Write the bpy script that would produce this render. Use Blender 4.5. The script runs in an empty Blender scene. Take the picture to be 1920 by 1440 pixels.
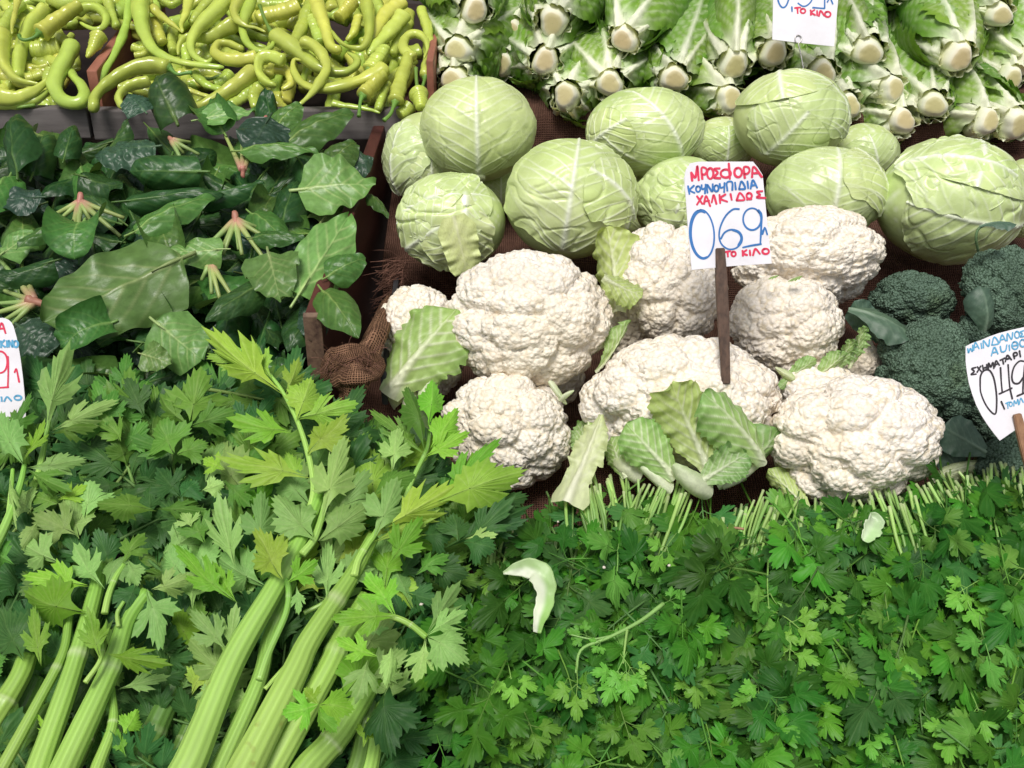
import bpy, math, random
import numpy as np
from mathutils import Matrix, Vector

# ------------------------------------------------------------------ camera, sky, sun, exposure
scn = bpy.context.scene
COL = scn.collection
PITCH = math.radians(28.0)
FPX = 1968.0                                   # focal length in pixels of the 1920 px wide photograph
CAM = np.array([0.0, 0.0, 1.5])
RT = np.array([1.0, 0.0, 0.0])
FW = np.array([0.0, math.cos(PITCH), -math.sin(PITCH)])
UP = np.array([0.0, math.sin(PITCH), math.cos(PITCH)])
cd = bpy.data.cameras.new('camera')
cd.sensor_width = 36.0
cd.lens = 36.0 * FPX / 1920.0
cd.clip_start = 0.01
cd.clip_end = 400.0
cam = bpy.data.objects.new('camera', cd)
cam.location = CAM
cam.rotation_euler = (math.pi / 2 - PITCH, 0, 0)
COL.objects.link(cam)
scn.camera = cam

SUN_EL, SUN_AZ = math.radians(62), math.radians(196)    # azimuth clockwise from +Y (north); 180 = behind the camera
w = bpy.data.worlds.new('World')
scn.world = w
w.use_nodes = True
nt = w.node_tree
nt.nodes.clear()
sky = nt.nodes.new('ShaderNodeTexSky')
sky.sky_type = 'NISHITA'
sky.sun_disc = False
sky.sun_elevation = SUN_EL
sky.sun_rotation = SUN_AZ
sky.dust_density = 4.0
hs = nt.nodes.new('ShaderNodeHueSaturation')
hs.inputs['Saturation'].default_value = 0.40            # a grey, clouded sky
bg = nt.nodes.new('ShaderNodeBackground')
bg.inputs['Strength'].default_value = 0.085
wo = nt.nodes.new('ShaderNodeOutputWorld')
nt.links.new(sky.outputs[0], hs.inputs['Color'])
nt.links.new(hs.outputs[0], bg.inputs['Color'])
nt.links.new(bg.outputs[0], wo.inputs['Surface'])
sl = bpy.data.lights.new('sun', 'SUN')
sl.energy = 2.3
sl.angle = math.radians(20)
sl.color = (1.0, 0.965, 0.91)
so = bpy.data.objects.new('sun', sl)
sd = Vector((math.sin(SUN_AZ) * math.cos(SUN_EL), math.cos(SUN_AZ) * math.cos(SUN_EL), math.sin(SUN_EL)))
so.rotation_euler = sd.to_track_quat('Z', 'Y').to_euler()
so.location = (0, -2, 6)
COL.objects.link(so)
scn.view_settings.view_transform = 'Standard'
scn.view_settings.look = 'None'
scn.view_settings.exposure = 0.22
scn.view_settings.gamma = 1.0
scn.cycles.max_bounces = 8
scn.cycles.diffuse_bounces = 4
scn.cycles.transmission_bounces = 4

rng = np.random.default_rng(7)
R = random.Random(11)


# ------------------------------------------------------------------ geometry helpers
def P(px, py, d):
    """the point that lies d metres along the view axis behind photograph pixel (px, py)"""
    return CAM + d * (FW + (px - 960.0) / FPX * RT + (720.0 - py) / FPX * UP)


def onplane(px, py, p0, n):
    r = FW + (px - 960.0) / FPX * RT + (720.0 - py) / FPX * UP
    return CAM + r * (np.dot(p0 - CAM, n) / np.dot(r, n))


def lerp_tab(tab):
    xs, ys = zip(*tab)
    return lambda v: float(np.interp(v, xs, ys))


def unit(v):
    v = np.asarray(v, float)
    return v / max(1e-9, np.linalg.norm(v))


def smooth(a, b, x):
    t = np.clip((x - a) / (b - a), 0, 1)
    return t * t * (3 - 2 * t)


def wav(p, seed, freq, n=7):
    """a cheap smooth noise in about -1..1: a sum of randomly turned sines"""
    g = np.random.default_rng(seed)
    p = np.asarray(p, float)
    o = np.zeros(p.shape[0])
    for _ in range(n):
        k = g.normal(size=p.shape[1])
        k *= freq * g.uniform(0.6, 1.5) / np.linalg.norm(k)
        o += np.sin(p @ k + g.uniform(0, 6.28))
    return o / math.sqrt(n) / 1.1


def mesh(name, v, f, mat, col=None, smooth_=True):
    v = np.asarray(v, np.float32)
    me = bpy.data.meshes.new(name)
    if isinstance(f, np.ndarray):
        k = f.shape[1]
        me.vertices.add(len(v))
        me.vertices.foreach_set('co', v.ravel())
        me.loops.add(f.size)
        me.loops.foreach_set('vertex_index', f.ravel().astype(np.int32))
        me.polygons.add(len(f))
        me.polygons.foreach_set('loop_start', np.arange(0, f.size, k, dtype=np.int32))
        me.polygons.foreach_set('loop_total', np.full(len(f), k, np.int32))
        me.update(calc_edges=True)
    else:
        me.from_pydata(v.tolist(), [], f)
        me.update()
    if smooth_:
        me.polygons.foreach_set('use_smooth', np.ones(len(me.polygons), bool))
    if col is not None:
        c = np.ones((len(v), 4), np.float32)
        c[:, :3] = col
        a = me.color_attributes.new('tint', 'FLOAT_COLOR', 'POINT')
        a.data.foreach_set('color', c.ravel())
    me.materials.append(mat)
    return me


def grid_faces(nu, nv, wrap=False, off=0):
    i = np.arange(nu - 1)[:, None]
    j = np.arange(nv if wrap else nv - 1)[None, :]
    j2 = (j + 1) % nv
    f = np.stack([i * nv + j, i * nv + j2, (i + 1) * nv + j2, (i + 1) * nv + j], -1).reshape(-1, 4)
    return f + off


def merge(parts):
    """parts: list of (v, f(quads np), col) -> one"""
    vs, fs, cs, o = [], [], [], 0
    for v, f, c in parts:
        vs.append(v); fs.append(f + o); o += len(v)
        cs.append(np.broadcast_to(np.asarray(c, float), (len(v), 3)))
    return np.concatenate(vs), np.concatenate(fs), np.concatenate(cs)


def catmull(pts, n):
    pts = np.asarray(pts, float)
    if len(pts) == 2:
        t = np.linspace(0, 1, n)[:, None]
        return pts[0] * (1 - t) + pts[1] * t
    p = np.vstack([2 * pts[0] - pts[1], pts, 2 * pts[-1] - pts[-2]])
    seg = np.linalg.norm(np.diff(pts, axis=0), axis=1)
    cum = np.concatenate([[0], np.cumsum(seg)])
    out = []
    for s in np.linspace(0, cum[-1], n):
        i = min(len(seg) - 1, int(np.searchsorted(cum, s, 'right') - 1))
        t = (s - cum[i]) / max(1e-9, seg[i])
        a, b, c, d = p[i], p[i + 1], p[i + 2], p[i + 3]
        out.append(0.5 * (2 * b + (c - a) * t + (2 * a - 5 * b + 4 * c - d) * t * t + (3 * b - a - 3 * c + d) * t ** 3))
    return np.array(out)


def frames(c):
    t = np.gradient(c, axis=0)
    t /= np.linalg.norm(t, axis=1)[:, None] + 1e-12
    n = np.zeros_like(c)
    a = np.array([0, 0, 1.0]) if abs(t[0][2]) < 0.9 else np.array([1.0, 0, 0])
    n[0] = unit(a - t[0] * np.dot(a, t[0]))
    for i in range(1, len(c)):
        v = n[i - 1] - t[i] * np.dot(n[i - 1], t[i])
        n[i] = unit(v)
    return t, n, np.cross(t, n)


def tube(c, r, nv=10, squash=None, closed=True):
    """a swept tube along centre line c with radii r; quads with pinched ends"""
    c = np.asarray(c, float)
    r = np.broadcast_to(np.asarray(r, float), (len(c),))
    t, n, b = frames(c)
    if closed:
        c = np.vstack([c[:1], c, c[-1:]])
        r = np.concatenate([[r[0] * 0.02], r, [r[-1] * 0.02]])
        n = np.vstack([n[:1], n, n[-1:]]); b = np.vstack([b[:1], b, b[-1:]])
    a = np.linspace(0, 2 * np.pi, nv, endpoint=False)
    rad = r[:, None] * (np.ones(nv) if squash is None else squash(a))[None, :]
    v = c[:, None, :] + rad[..., None] * (np.cos(a)[None, :, None] * n[:, None, :] + np.sin(a)[None, :, None] * b[:, None, :])
    return v.reshape(-1, 3), grid_faces(len(c), nv, True)


_ico = {}


def icosphere(n):
    if n in _ico:
        return _ico[n]
    import bmesh
    bm = bmesh.new()
    bmesh.ops.create_icosphere(bm, subdivisions=n, radius=1.0)
    v = np.array([q.co[:] for q in bm.verts])
    f = np.array([[q.index for q in p.verts] for p in bm.faces])
    bm.free()
    v /= np.linalg.norm(v, axis=1)[:, None]
    _ico[n] = (v, f)
    return v, f


# ------------------------------------------------------------------ object helpers
def obj(name, data, parent=None, M=None, loc=None):
    o = bpy.data.objects.new(name, data)
    COL.objects.link(o)
    if parent is not None:
        o.parent = parent
    if M is not None:
        o.matrix_basis = M
    if loc is not None:
        o.location = loc
    return o


def tag(o, label, cat, group=None, kind=None):
    if label:
        o['label'] = label
    if cat:
        o['category'] = cat
    if group:
        o['group'] = group
    if kind:
        o['kind'] = kind
    return o


def thing(name, label, cat, loc, group=None):
    return tag(obj(name, None, loc=loc), label, cat, group)


def leafM(base, tip, nrm, width, origin=(0, 0, 0), zs=None):
    """matrix of a unit leaf (Y along the midrib, X across, Z its upper face) from base to tip"""
    base = np.asarray(base, float); tip = np.asarray(tip, float)
    y = tip - base
    L = np.linalg.norm(y)
    yu = y / L
    z = np.asarray(nrm, float)
    z = unit(z - yu * np.dot(z, yu))
    x = np.cross(yu, z)
    M = np.eye(4)
    M[:3, 0] = x * width
    M[:3, 1] = yu * L
    M[:3, 2] = z * (zs if zs is not None else 0.5 * (L + width))
    M[:3, 3] = base - np.asarray(origin)
    return Matrix(M.tolist())


# ------------------------------------------------------------------ materials
def nodes(name):
    m = bpy.data.materials.new(name)
    m.use_nodes = True
    t = m.node_tree
    t.nodes.clear()
    out = t.nodes.new('ShaderNodeOutputMaterial')
    return m, t, out


def L(t, a, b):
    t.links.new(a, b)


def organic(name, rough=0.5, spec=0.5, trans=0.0, back=None, hue=0.02, val=0.25, sss=0.0, bump=0.0, bscale=120.0,
            nscale=14.0, namt=0.25, coat=0.0, fixed=None, spots=None, sss_r=(0.01, 0.006, 0.003), tgain=1.0, beads=None):
    """plant tissue: vertex tint x slow noise, a little hue and value shift per object, thin leaves let light through"""
    m, t, out = nodes(name)
    N = t.nodes.new
    if fixed is None:
        a = N('ShaderNodeAttribute'); a.attribute_name = 'tint'
        base = a.outputs['Color']
    else:
        a = N('ShaderNodeRGB'); a.outputs[0].default_value = (*fixed, 1)
        base = a.outputs[0]
    geo = N('ShaderNodeTexCoord')
    no = N('ShaderNodeTexNoise')
    no.inputs['Scale'].default_value = nscale
    no.inputs['Detail'].default_value = 4
    L(t, geo.outputs['Object'], no.inputs['Vector'])
    oi = N('ShaderNodeObjectInfo')
    mr = N('ShaderNodeMapRange')
    mr.inputs[1].default_value = 0.25; mr.inputs[2].default_value = 0.75
    mr.inputs[3].default_value = 1 - namt; mr.inputs[4].default_value = 1 + namt
    L(t, no.outputs['Fac'], mr.inputs[0])
    r2 = N('ShaderNodeMapRange')
    r2.inputs[3].default_value = 1 - val; r2.inputs[4].default_value = 1 + val
    L(t, oi.outputs['Random'], r2.inputs[0])
    mu = N('ShaderNodeMath'); mu.operation = 'MULTIPLY'
    L(t, mr.outputs[0], mu.inputs[0]); L(t, r2.outputs[0], mu.inputs[1])
    wn = N('ShaderNodeTexWhiteNoise'); wn.noise_dimensions = '1D'
    L(t, oi.outputs['Random'], wn.inputs['W'])
    r3 = N('ShaderNodeMapRange')
    r3.inputs[3].default_value = 0.5 - hue; r3.inputs[4].default_value = 0.5 + hue
    L(t, wn.outputs['Value'], r3.inputs[0])
    h = N('ShaderNodeHueSaturation')
    L(t, base, h.inputs['Color']); L(t, mu.outputs[0], h.inputs['Value']); L(t, r3.outputs[0], h.inputs['Hue'])
    colr = h.outputs[0]
    if spots:
        n2 = N('ShaderNodeTexNoise'); n2.inputs['Scale'].default_value = spots[1]; n2.inputs['Detail'].default_value = 3
        L(t, geo.outputs['Object'], n2.inputs['Vector'])
        r4 = N('ShaderNodeMapRange'); r4.inputs[1].default_value = spots[2]; r4.inputs[2].default_value = spots[2] + spots[3]
        r4.inputs[3].default_value = 0; r4.inputs[4].default_value = spots[4]
        L(t, n2.outputs['Fac'], r4.inputs[0])
        mx = N('ShaderNodeMix'); mx.data_type = 'RGBA'
        L(t, r4.outputs[0], mx.inputs['Factor']); L(t, colr, mx.inputs['A'])
        mx.inputs['B'].default_value = (*spots[0], 1)
        colr = mx.outputs['Result']
    bead = None
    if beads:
        # flower buds: small rounded grains, gaps darker: part stem colour, part painted shade
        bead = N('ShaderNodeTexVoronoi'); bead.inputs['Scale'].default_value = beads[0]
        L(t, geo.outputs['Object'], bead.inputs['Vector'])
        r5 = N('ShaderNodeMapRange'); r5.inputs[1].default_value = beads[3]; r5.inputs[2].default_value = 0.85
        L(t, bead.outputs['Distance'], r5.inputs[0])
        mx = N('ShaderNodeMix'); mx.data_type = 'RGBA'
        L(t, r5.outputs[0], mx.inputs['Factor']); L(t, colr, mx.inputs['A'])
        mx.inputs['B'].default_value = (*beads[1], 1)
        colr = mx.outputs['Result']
    if back is not None:
        g = N('ShaderNodeNewGeometry')
        mx = N('ShaderNodeMix'); mx.data_type = 'RGBA'; mx.blend_type = 'MIX'
        sc = N('ShaderNodeMix'); sc.data_type = 'RGBA'
        sc.inputs['Factor'].default_value = back[3]
        L(t, colr, sc.inputs['A']); sc.inputs['B'].default_value = (*back[:3], 1)
        L(t, g.outputs['Backfacing'], mx.inputs['Factor']); L(t, colr, mx.inputs['A']); L(t, sc.outputs['Result'], mx.inputs['B'])
        colr = mx.outputs['Result']
    p = N('ShaderNodeBsdfPrincipled')
    p.inputs['Specular IOR Level'].default_value = spec
    L(t, colr, p.inputs['Base Color'])
    rr = N('ShaderNodeMapRange')
    rr.inputs[3].default_value = max(0.05, rough - 0.12); rr.inputs[4].default_value = min(1, rough + 0.12)
    L(t, no.outputs['Fac'], rr.inputs[0]); L(t, rr.outputs[0], p.inputs['Roughness'])
    if coat:
        p.inputs['Coat Weight'].default_value = coat
        p.inputs['Coat Roughness'].default_value = 0.12
    if sss:
        p.inputs['Subsurface Weight'].default_value = sss
        p.inputs['Subsurface Radius'].default_value = sss_r
        p.inputs['Subsurface Scale'].default_value = 1.0
    if bump:
        n3 = N('ShaderNodeTexNoise'); n3.inputs['Scale'].default_value = bscale; n3.inputs['Detail'].default_value = 5
        L(t, geo.outputs['Object'], n3.inputs['Vector'])
        b = N('ShaderNodeBump'); b.inputs['Strength'].default_value = bump; b.inputs['Distance'].default_value = 0.002
        L(t, n3.outputs['Fac'], b.inputs['Height'])
        if bead is not None:
            b2 = N('ShaderNodeBump'); b2.inputs['Strength'].default_value = 1.0; b2.inputs['Distance'].default_value = beads[2] / beads[0]; b2.invert = True
            L(t, bead.outputs['Distance'], b2.inputs['Height']); L(t, b.outputs[0], b2.inputs['Normal'])
            L(t, b2.outputs[0], p.inputs['Normal'])
        else:
            L(t, b.outputs[0], p.inputs['Normal'])
    if trans:
        tr = N('ShaderNodeBsdfTranslucent')
        tg = N('ShaderNodeMix'); tg.data_type = 'RGBA'; tg.blend_type = 'MULTIPLY'; tg.inputs['Factor'].default_value = 1
        L(t, colr, tg.inputs['A']); tg.inputs['B'].default_value = (1.5 * tgain, 1.45 * tgain, 0.7 * tgain, 1)
        L(t, tg.outputs['Result'], tr.inputs['Color'])
        ms = N('ShaderNodeMixShader'); ms.inputs[0].default_value = trans
        L(t, p.outputs[0], ms.inputs[1]); L(t, tr.outputs[0], ms.inputs[2])
        L(t, ms.outputs[0], out.inputs['Surface'])
    else:
        L(t, p.outputs[0], out.inputs['Surface'])
    return m


def plain(name, c, rough=0.6, c2=None, scale=20, stretch=(1, 1, 1), bump=0.0, spec=0.4, metal=0.0, detail=6):
    m, t, out = nodes(name)
    N = t.nodes.new
    p = N('ShaderNodeBsdfPrincipled')
    p.inputs['Roughness'].default_value = rough
    p.inputs['Specular IOR Level'].default_value = spec
    p.inputs['Metallic'].default_value = metal
    tc = N('ShaderNodeTexCoord')
    mp = N('ShaderNodeMapping'); mp.inputs['Scale'].default_value = stretch
    L(t, tc.outputs['Object'], mp.inputs['Vector'])
    n = N('ShaderNodeTexNoise'); n.inputs['Scale'].default_value = scale; n.inputs['Detail'].default_value = detail
    n.inputs['Roughness'].default_value = 0.65
    L(t, mp.outputs[0], n.inputs['Vector'])
    cr = N('ShaderNodeValToRGB')
    c2 = c2 or tuple(q * 0.75 for q in c)
    cr.color_ramp.elements[0].position = 0.3; cr.color_ramp.elements[0].color = (*c2, 1)
    cr.color_ramp.elements[1].position = 0.7; cr.color_ramp.elements[1].color = (*c, 1)
    L(t, n.outputs['Fac'], cr.inputs['Fac']); L(t, cr.outputs[0], p.inputs['Base Color'])
    if bump:
        b = N('ShaderNodeBump'); b.inputs['Strength'].default_value = bump; b.inputs['Distance'].default_value = 0.002
        L(t, n.outputs['Fac'], b.inputs['Height']); L(t, b.outputs[0], p.inputs['Normal'])
    L(t, p.outputs[0], out.inputs['Surface'])
    return m


def burlap_mat(name, c, c2, scale, holes=0.0):
    """woven sacking: two crossed thread waves, uneven threads; fine relief only"""
    m, t, out = nodes(name)
    N = t.nodes.new
    tc = N('ShaderNodeTexCoord')
    src = tc.outputs['UV']
    nz = N('ShaderNodeTexNoise'); nz.inputs['Scale'].default_value = 9; nz.inputs['Detail'].default_value = 3
    L(t, src, nz.inputs['Vector'])
    ad = N('ShaderNodeVectorMath'); ad.operation = 'MULTIPLY_ADD'
    ad.inputs[1].default_value = (0.012, 0.012, 0)
    L(t, nz.outputs['Color'], ad.inputs[0]); L(t, src, ad.inputs[2])
    ws = []
    for d in ('X', 'Y'):
        wv = N('ShaderNodeTexWave'); wv.wave_type = 'BANDS'; wv.bands_direction = d
        wv.inputs['Scale'].default_value = scale; wv.inputs['Distortion'].default_value = 1.2
        wv.inputs['Detail'].default_value = 2; wv.inputs['Detail Scale'].default_value = 2
        L(t, ad.outputs[0], wv.inputs['Vector'])
        ws.append(wv)
    mx = N('ShaderNodeMath'); mx.operation = 'MAXIMUM'
    L(t, ws[0].outputs['Fac'], mx.inputs[0]); L(t, ws[1].outputs['Fac'], mx.inputs[1])
    n2 = N('ShaderNodeTexNoise'); n2.inputs['Scale'].default_value = 40; n2.inputs['Detail'].default_value = 5
    L(t, src, n2.inputs['Vector'])
    mm = N('ShaderNodeMath'); mm.operation = 'MULTIPLY'
    L(t, mx.outputs[0], mm.inputs[0]); L(t, n2.outputs['Fac'], mm.inputs[1])
    cr = N('ShaderNodeValToRGB')
    cr.color_ramp.elements[0].position = 0.12; cr.color_ramp.elements[0].color = (*c2, 1)
    cr.color_ramp.elements[1].position = 0.62; cr.color_ramp.elements[1].color = (*c, 1)
    L(t, mm.outputs[0], cr.inputs['Fac'])
    p = N('ShaderNodeBsdfPrincipled'); p.inputs['Roughness'].default_value = 0.95; p.inputs['Specular IOR Level'].default_value = 0.1
    L(t, cr.outputs[0], p.inputs['Base Color'])
    b = N('ShaderNodeBump'); b.inputs['Strength'].default_value = 0.9; b.inputs['Distance'].default_value = 0.003
    L(t, mx.outputs[0], b.inputs['Height']); L(t, b.outputs[0], p.inputs['Normal'])
    L(t, p.outputs[0], out.inputs['Surface'])
    return m


M_PEPPER = organic('pepper_skin', rough=0.24, spec=0.5, hue=0.018, val=0.12, sss=0.12, sss_r=(0.006, 0.006, 0.001), namt=0.14, nscale=30, coat=0.2)
M_STEM = organic('green_stem', rough=0.45, val=0.15, namt=0.2)
M_CABB = organic('cabbage_leaf', rough=0.30, spec=0.5, hue=0.008, val=0.06, namt=0.12, nscale=24, bump=0.3, bscale=110)
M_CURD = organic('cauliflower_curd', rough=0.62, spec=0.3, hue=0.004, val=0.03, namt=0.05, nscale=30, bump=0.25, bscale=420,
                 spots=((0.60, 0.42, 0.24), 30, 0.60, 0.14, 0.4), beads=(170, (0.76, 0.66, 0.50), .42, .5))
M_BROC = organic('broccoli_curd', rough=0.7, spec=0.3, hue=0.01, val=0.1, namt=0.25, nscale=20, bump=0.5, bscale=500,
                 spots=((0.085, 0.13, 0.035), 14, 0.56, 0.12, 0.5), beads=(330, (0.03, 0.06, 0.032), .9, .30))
M_CLEAF = organic('cauliflower_leaf', rough=0.42, trans=0.2, hue=0.012, val=0.12, namt=0.12, bump=0.2, bscale=90)
M_BLEAF = organic('broccoli_leaf', rough=0.5, trans=0.12, hue=0.01, val=0.1, namt=0.15)
M_LET = organic('romaine_leaf', rough=0.34, spec=0.4, trans=0.14, hue=0.012, val=0.16, namt=0.15, bump=0.25, bscale=110)
M_BUTT = organic('romaine_butt', rough=0.6, val=0.08, namt=0.1, nscale=60, spots=((0.42, 0.22, 0.11), 60, 0.66, 0.1, 0.55))
M_SPIN = organic('spinach_leaf', rough=0.36, spec=0.38, trans=0.10, back=(0.15, 0.26, 0.08, 0.75), hue=0.018, val=0.35, namt=0.2, bump=0.12, bscale=60)
M_ROOT = organic('spinach_crown', rough=0.5, val=0.1, namt=0.2, nscale=60)
M_CEL = organic('celery_leaf', rough=0.42, spec=0.16, trans=0.2, back=(0.21, 0.38, 0.09, 0.5), hue=0.018, val=0.28, namt=0.12, bump=0.2, bscale=60)
M_STALK = organic('celery_stalk', rough=0.36, spec=0.45, hue=0.012, val=0.12, namt=0.14, nscale=9, sss=0.1, sss_r=(0.005, 0.006, 0.002),
                  spots=((0.20, 0.16, 0.03), 30, 0.70, 0.06, 0.6))
M_PAR = organic('parsley_leaf', rough=0.42, spec=0.16, trans=0.2, back=(0.12, 0.29, 0.05, 0.45), hue=0.014, val=0.38, namt=0.12)
M_PSTEM = organic('parsley_stem', rough=0.45, trans=0.0, hue=0.01, val=0.2, namt=0.15)
M_CARD = plain('white_card', (0.80, 0.79, 0.84), 0.55, (0.68, 0.66, 0.70), 18, bump=0.25)
M_INK = {k: plain('ink_' + k, c, 0.6, tuple(q * 0.8 for q in c), 60) for k, c in
         dict(red=(0.72, 0.03, 0.09), blue=(0.03, 0.17, 0.47), sky_blue=(0.10, 0.38, 0.62), black=(0.02, 0.016, 0.022)).items()}
M_DWOOD = plain('dark_stick_wood', (0.13, 0.075, 0.05), 0.6, (0.045, 0.026, 0.018), 30, (6, 6, 0.6), 0.4)
M_LWOOD = plain('pale_stick_wood', (0.36, 0.20, 0.11), 0.6, (0.22, 0.11, 0.06), 30, (6, 6, 0.6), 0.4)
M_RWOOD = plain('red_brown_wood', (0.105, 0.032, 0.024), 0.5, (0.04, 0.014, 0.011), 9, (3, 0.5, 3), 0.3)
M_WORN = plain('worn_board_edge', (0.22, 0.14, 0.09), 0.7, (0.05, 0.025, 0.018), 22, (3, 1, 3), 0.4)
M_GWOOD = plain('weathered_grey_board', (0.19, 0.17, 0.165), 0.65, (0.09, 0.078, 0.076), 10, (0.6, 3, 5), 0.5)
M_PINKW = plain('pink_crate_wood', (0.42, 0.17, 0.11), 0.6, (0.20, 0.07, 0.045), 14, (2, 0.6, 2), 0.3)
M_BLACK = plain('black_plastic', (0.012, 0.012, 0.014), 0.4, (0.006, 0.006, 0.007), 40)
M_GREYP = plain('dark_grey_plastic', (0.05, 0.05, 0.055), 0.45, (0.03, 0.03, 0.034), 30)
M_PAVE = plain('pavement_stone', (0.22, 0.21, 0.20), 0.85, (0.14, 0.135, 0.13), 3, bump=0.3)
M_WIRE = plain('wire_metal', (0.45, 0.44, 0.43), 0.3, (0.3, 0.29, 0.28), 60, metal=0.9)
M_BURL = burlap_mat('brown_burlap', (0.20, 0.105, 0.075), (0.05, 0.025, 0.018), 100)
M_BURK = burlap_mat('tan_burlap', (0.36, 0.20, 0.12), (0.06, 0.03, 0.018), 85)
M_FIBRE = plain('burlap_fibre', (0.26, 0.13, 0.09), 0.9, (0.09, 0.04, 0.028), 50)
M_TWINE = plain('twine', (0.42, 0.25, 0.15), 0.8, (0.28, 0.15, 0.09), 60)
M_CRUMB = plain('curd_crumb', (0.75, 0.68, 0.58), 0.6)


# ------------------------------------------------------------------ the stand: boards, shelves, sacking
def box(name, c8, mat, parent=None, label=None, cat=None, bevel=0.002, origin=None, kind=None):
    """a bevelled box from its 8 corners (bottom 4, top 4, both counter-clockwise)"""
    import bmesh
    c8 = np.asarray(c8, float)
    o0 = c8.mean(0) if origin is None else np.asarray(origin)
    bm = bmesh.new()
    vs = [bm.verts.new(q - o0) for q in c8]
    for f in ((3, 2, 1, 0), (4, 5, 6, 7), (0, 1, 5, 4), (1, 2, 6, 5), (2, 3, 7, 6), (3, 0, 4, 7)):
        bm.faces.new([vs[i] for i in f])
    bmesh.ops.recalc_face_normals(bm, faces=bm.faces)
    if bevel:
        bmesh.ops.bevel(bm, geom=list(bm.edges), offset=bevel, segments=2, affect='EDGES', profile=0.6)
    me = bpy.data.meshes.new(name)
    bm.to_mesh(me); bm.free()
    me.materials.append(mat)
    o = obj(name, me, parent, loc=o0 if parent is None else None)
    if parent is not None:
        o.location = o0 - np.asarray(parent.location) if origin is None else (0, 0, 0)
    if label:
        tag(o, label, cat)
    if kind:
        o['kind'] = kind
    return o


def slab(x0, x1, y0, y1, za, zb, zc, zd):
    """8 corners: bottom z za..zb (front, back), top zc..zd"""
    return [(x0, y0, za), (x1, y0, za), (x1, y1, zb), (x0, y1, zb), (x0, y0, zc), (x1, y0, zc), (x1, y1, zd), (x0, y1, zd)]


def sheet(name, pts_fn, nu, nv, mat, uvs=(1, 1), thick=0.0):
    u, v = np.meshgrid(np.linspace(0, 1, nu), np.linspace(0, 1, nv), indexing='ij')
    p = pts_fn(u.ravel(), v.ravel())
    f = grid_faces(nu, nv)
    me = mesh(name, p, f, mat)
    uv = me.uv_layers.new(name='uv')
    uu = np.stack([u.ravel() * uvs[0], v.ravel() * uvs[1]], -1)[f.ravel()]
    uv.data.foreach_set('uv', uu.astype(np.float32).ravel())
    return me


pv, pf = np.array([(-60, -40, 0), (60, -40, 0), (60, 60, 0), (-60, 60, 0)], float), np.array([[0, 1, 2, 3]])
o = obj('pavement', mesh('pavement', pv, pf, M_PAVE)); o['kind'] = 'structure'

XL, XR = -1.15, 1.15
# shop wall behind the stand
box('shop_wall', slab(-4, 4, 3.2, 3.4, -0.02, -0.02, 3.6, 3.6), plain('shop_wall_plaster', (0.10, 0.085, 0.075), 0.9), label='dark plaster shop wall behind the stand', cat='wall')

# the dark stand that carries everything
stand = thing('market_stand', 'dark stepped wooden stand under all the vegetable crates', 'market stand', (0, 1.3, 0))
M_DARK = plain('dark_stand_wood', (0.035, 0.022, 0.018), 0.7, (0.018, 0.011, 0.009), 8, (0.6, 3, 3), 0.3)
box('lower_shelf', slab(XL, XR, 0.60, 1.60, 0.50, 0.68, 0.53, 0.71), M_DARK, stand)
box('middle_shelf', slab(-0.20, XR, 1.55, 1.875, 0.82, 0.93, 0.86, 0.975), M_DARK, stand)
box('spinach_shelf', slab(XL, -0.255, 1.15, 1.83, 0.70, 0.86, 0.72, 0.88), M_DARK, stand)
box('upper_shelf', slab(XL, XR, 1.88, 2.75, 0.98, 1.06, 1.03, 1.11), M_DARK, stand)
for x in (-1.05, 1.05):
    for y, z in ((0.66, 0.5), (2.6, 0.98)):
        box('leg', slab(x - .035, x + .035, y - .035, y + .035, 0, 0, z + 0.02, z + 0.02), M_DARK, stand)
box('back_board', slab(XL, -0.20, 1.86, 1.885, 0.5, 0.5, 1.02, 1.02), M_DARK, stand)


def drape(name, prof, x0, x1, label, wob, seed, mat=M_BURL, nu=90, uvscale=1.0, cat='burlap cloth'):
    """sacking laid over a stepped profile prof [(y, z)...]"""
    c = catmull([(0, y, z) for y, z in prof], 60)

    def fn(u, v):
        i = v * 59
        q = np.stack([np.interp(i, np.arange(60), c[:, k]) for k in range(3)], -1)
        x = x0 + (x1 - x0) * u
        p = np.stack([x, q[:, 1], q[:, 2]], -1)
        n = wav(np.stack([x * 1.0, i * 0.012], -1), seed, 14) + 0.5 * wav(np.stack([x, i * 0.01], -1), seed + 1, 40)
        p[:, 1] -= wob * n
        p[:, 2] += wob * 0.6 * wav(np.stack([x, i * 0.02], -1), seed + 2, 18)
        return p
    ln = np.linalg.norm(np.diff(c, axis=0), axis=1).sum()
    me = sheet(name, fn, nu, 60, mat, ((x1 - x0) * uvscale, ln * uvscale))
    return tag(obj(name, me), label, cat)


drape('burlap_cloth', [(2.05, 1.085), (1.93, 1.075), (1.865, 1.058), (1.852, 1.03), (1.85, 0.985), (1.848, 0.93)], -0.20, XR,
      'brown burlap hung over the step behind the cabbages', 0.004, 5)
drape('burlap_cloth', [(1.84, 0.985), (1.68, 0.93), (1.57, 0.894), (1.543, 0.878), (1.538, 0.83), (1.53, 0.74)], -0.205, XR,
      'brown burlap under the cabbages with a frayed end', 0.003, 9)
drape('burlap_cloth', [(1.55, 0.80), (1.35, 0.775), (1.20, 0.745), (1.08, 0.705), (0.98, 0.675)], -0.215, XR,
      'dark brown burlap lining beneath the cauliflowers and broccoli', 0.004, 15)
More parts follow.
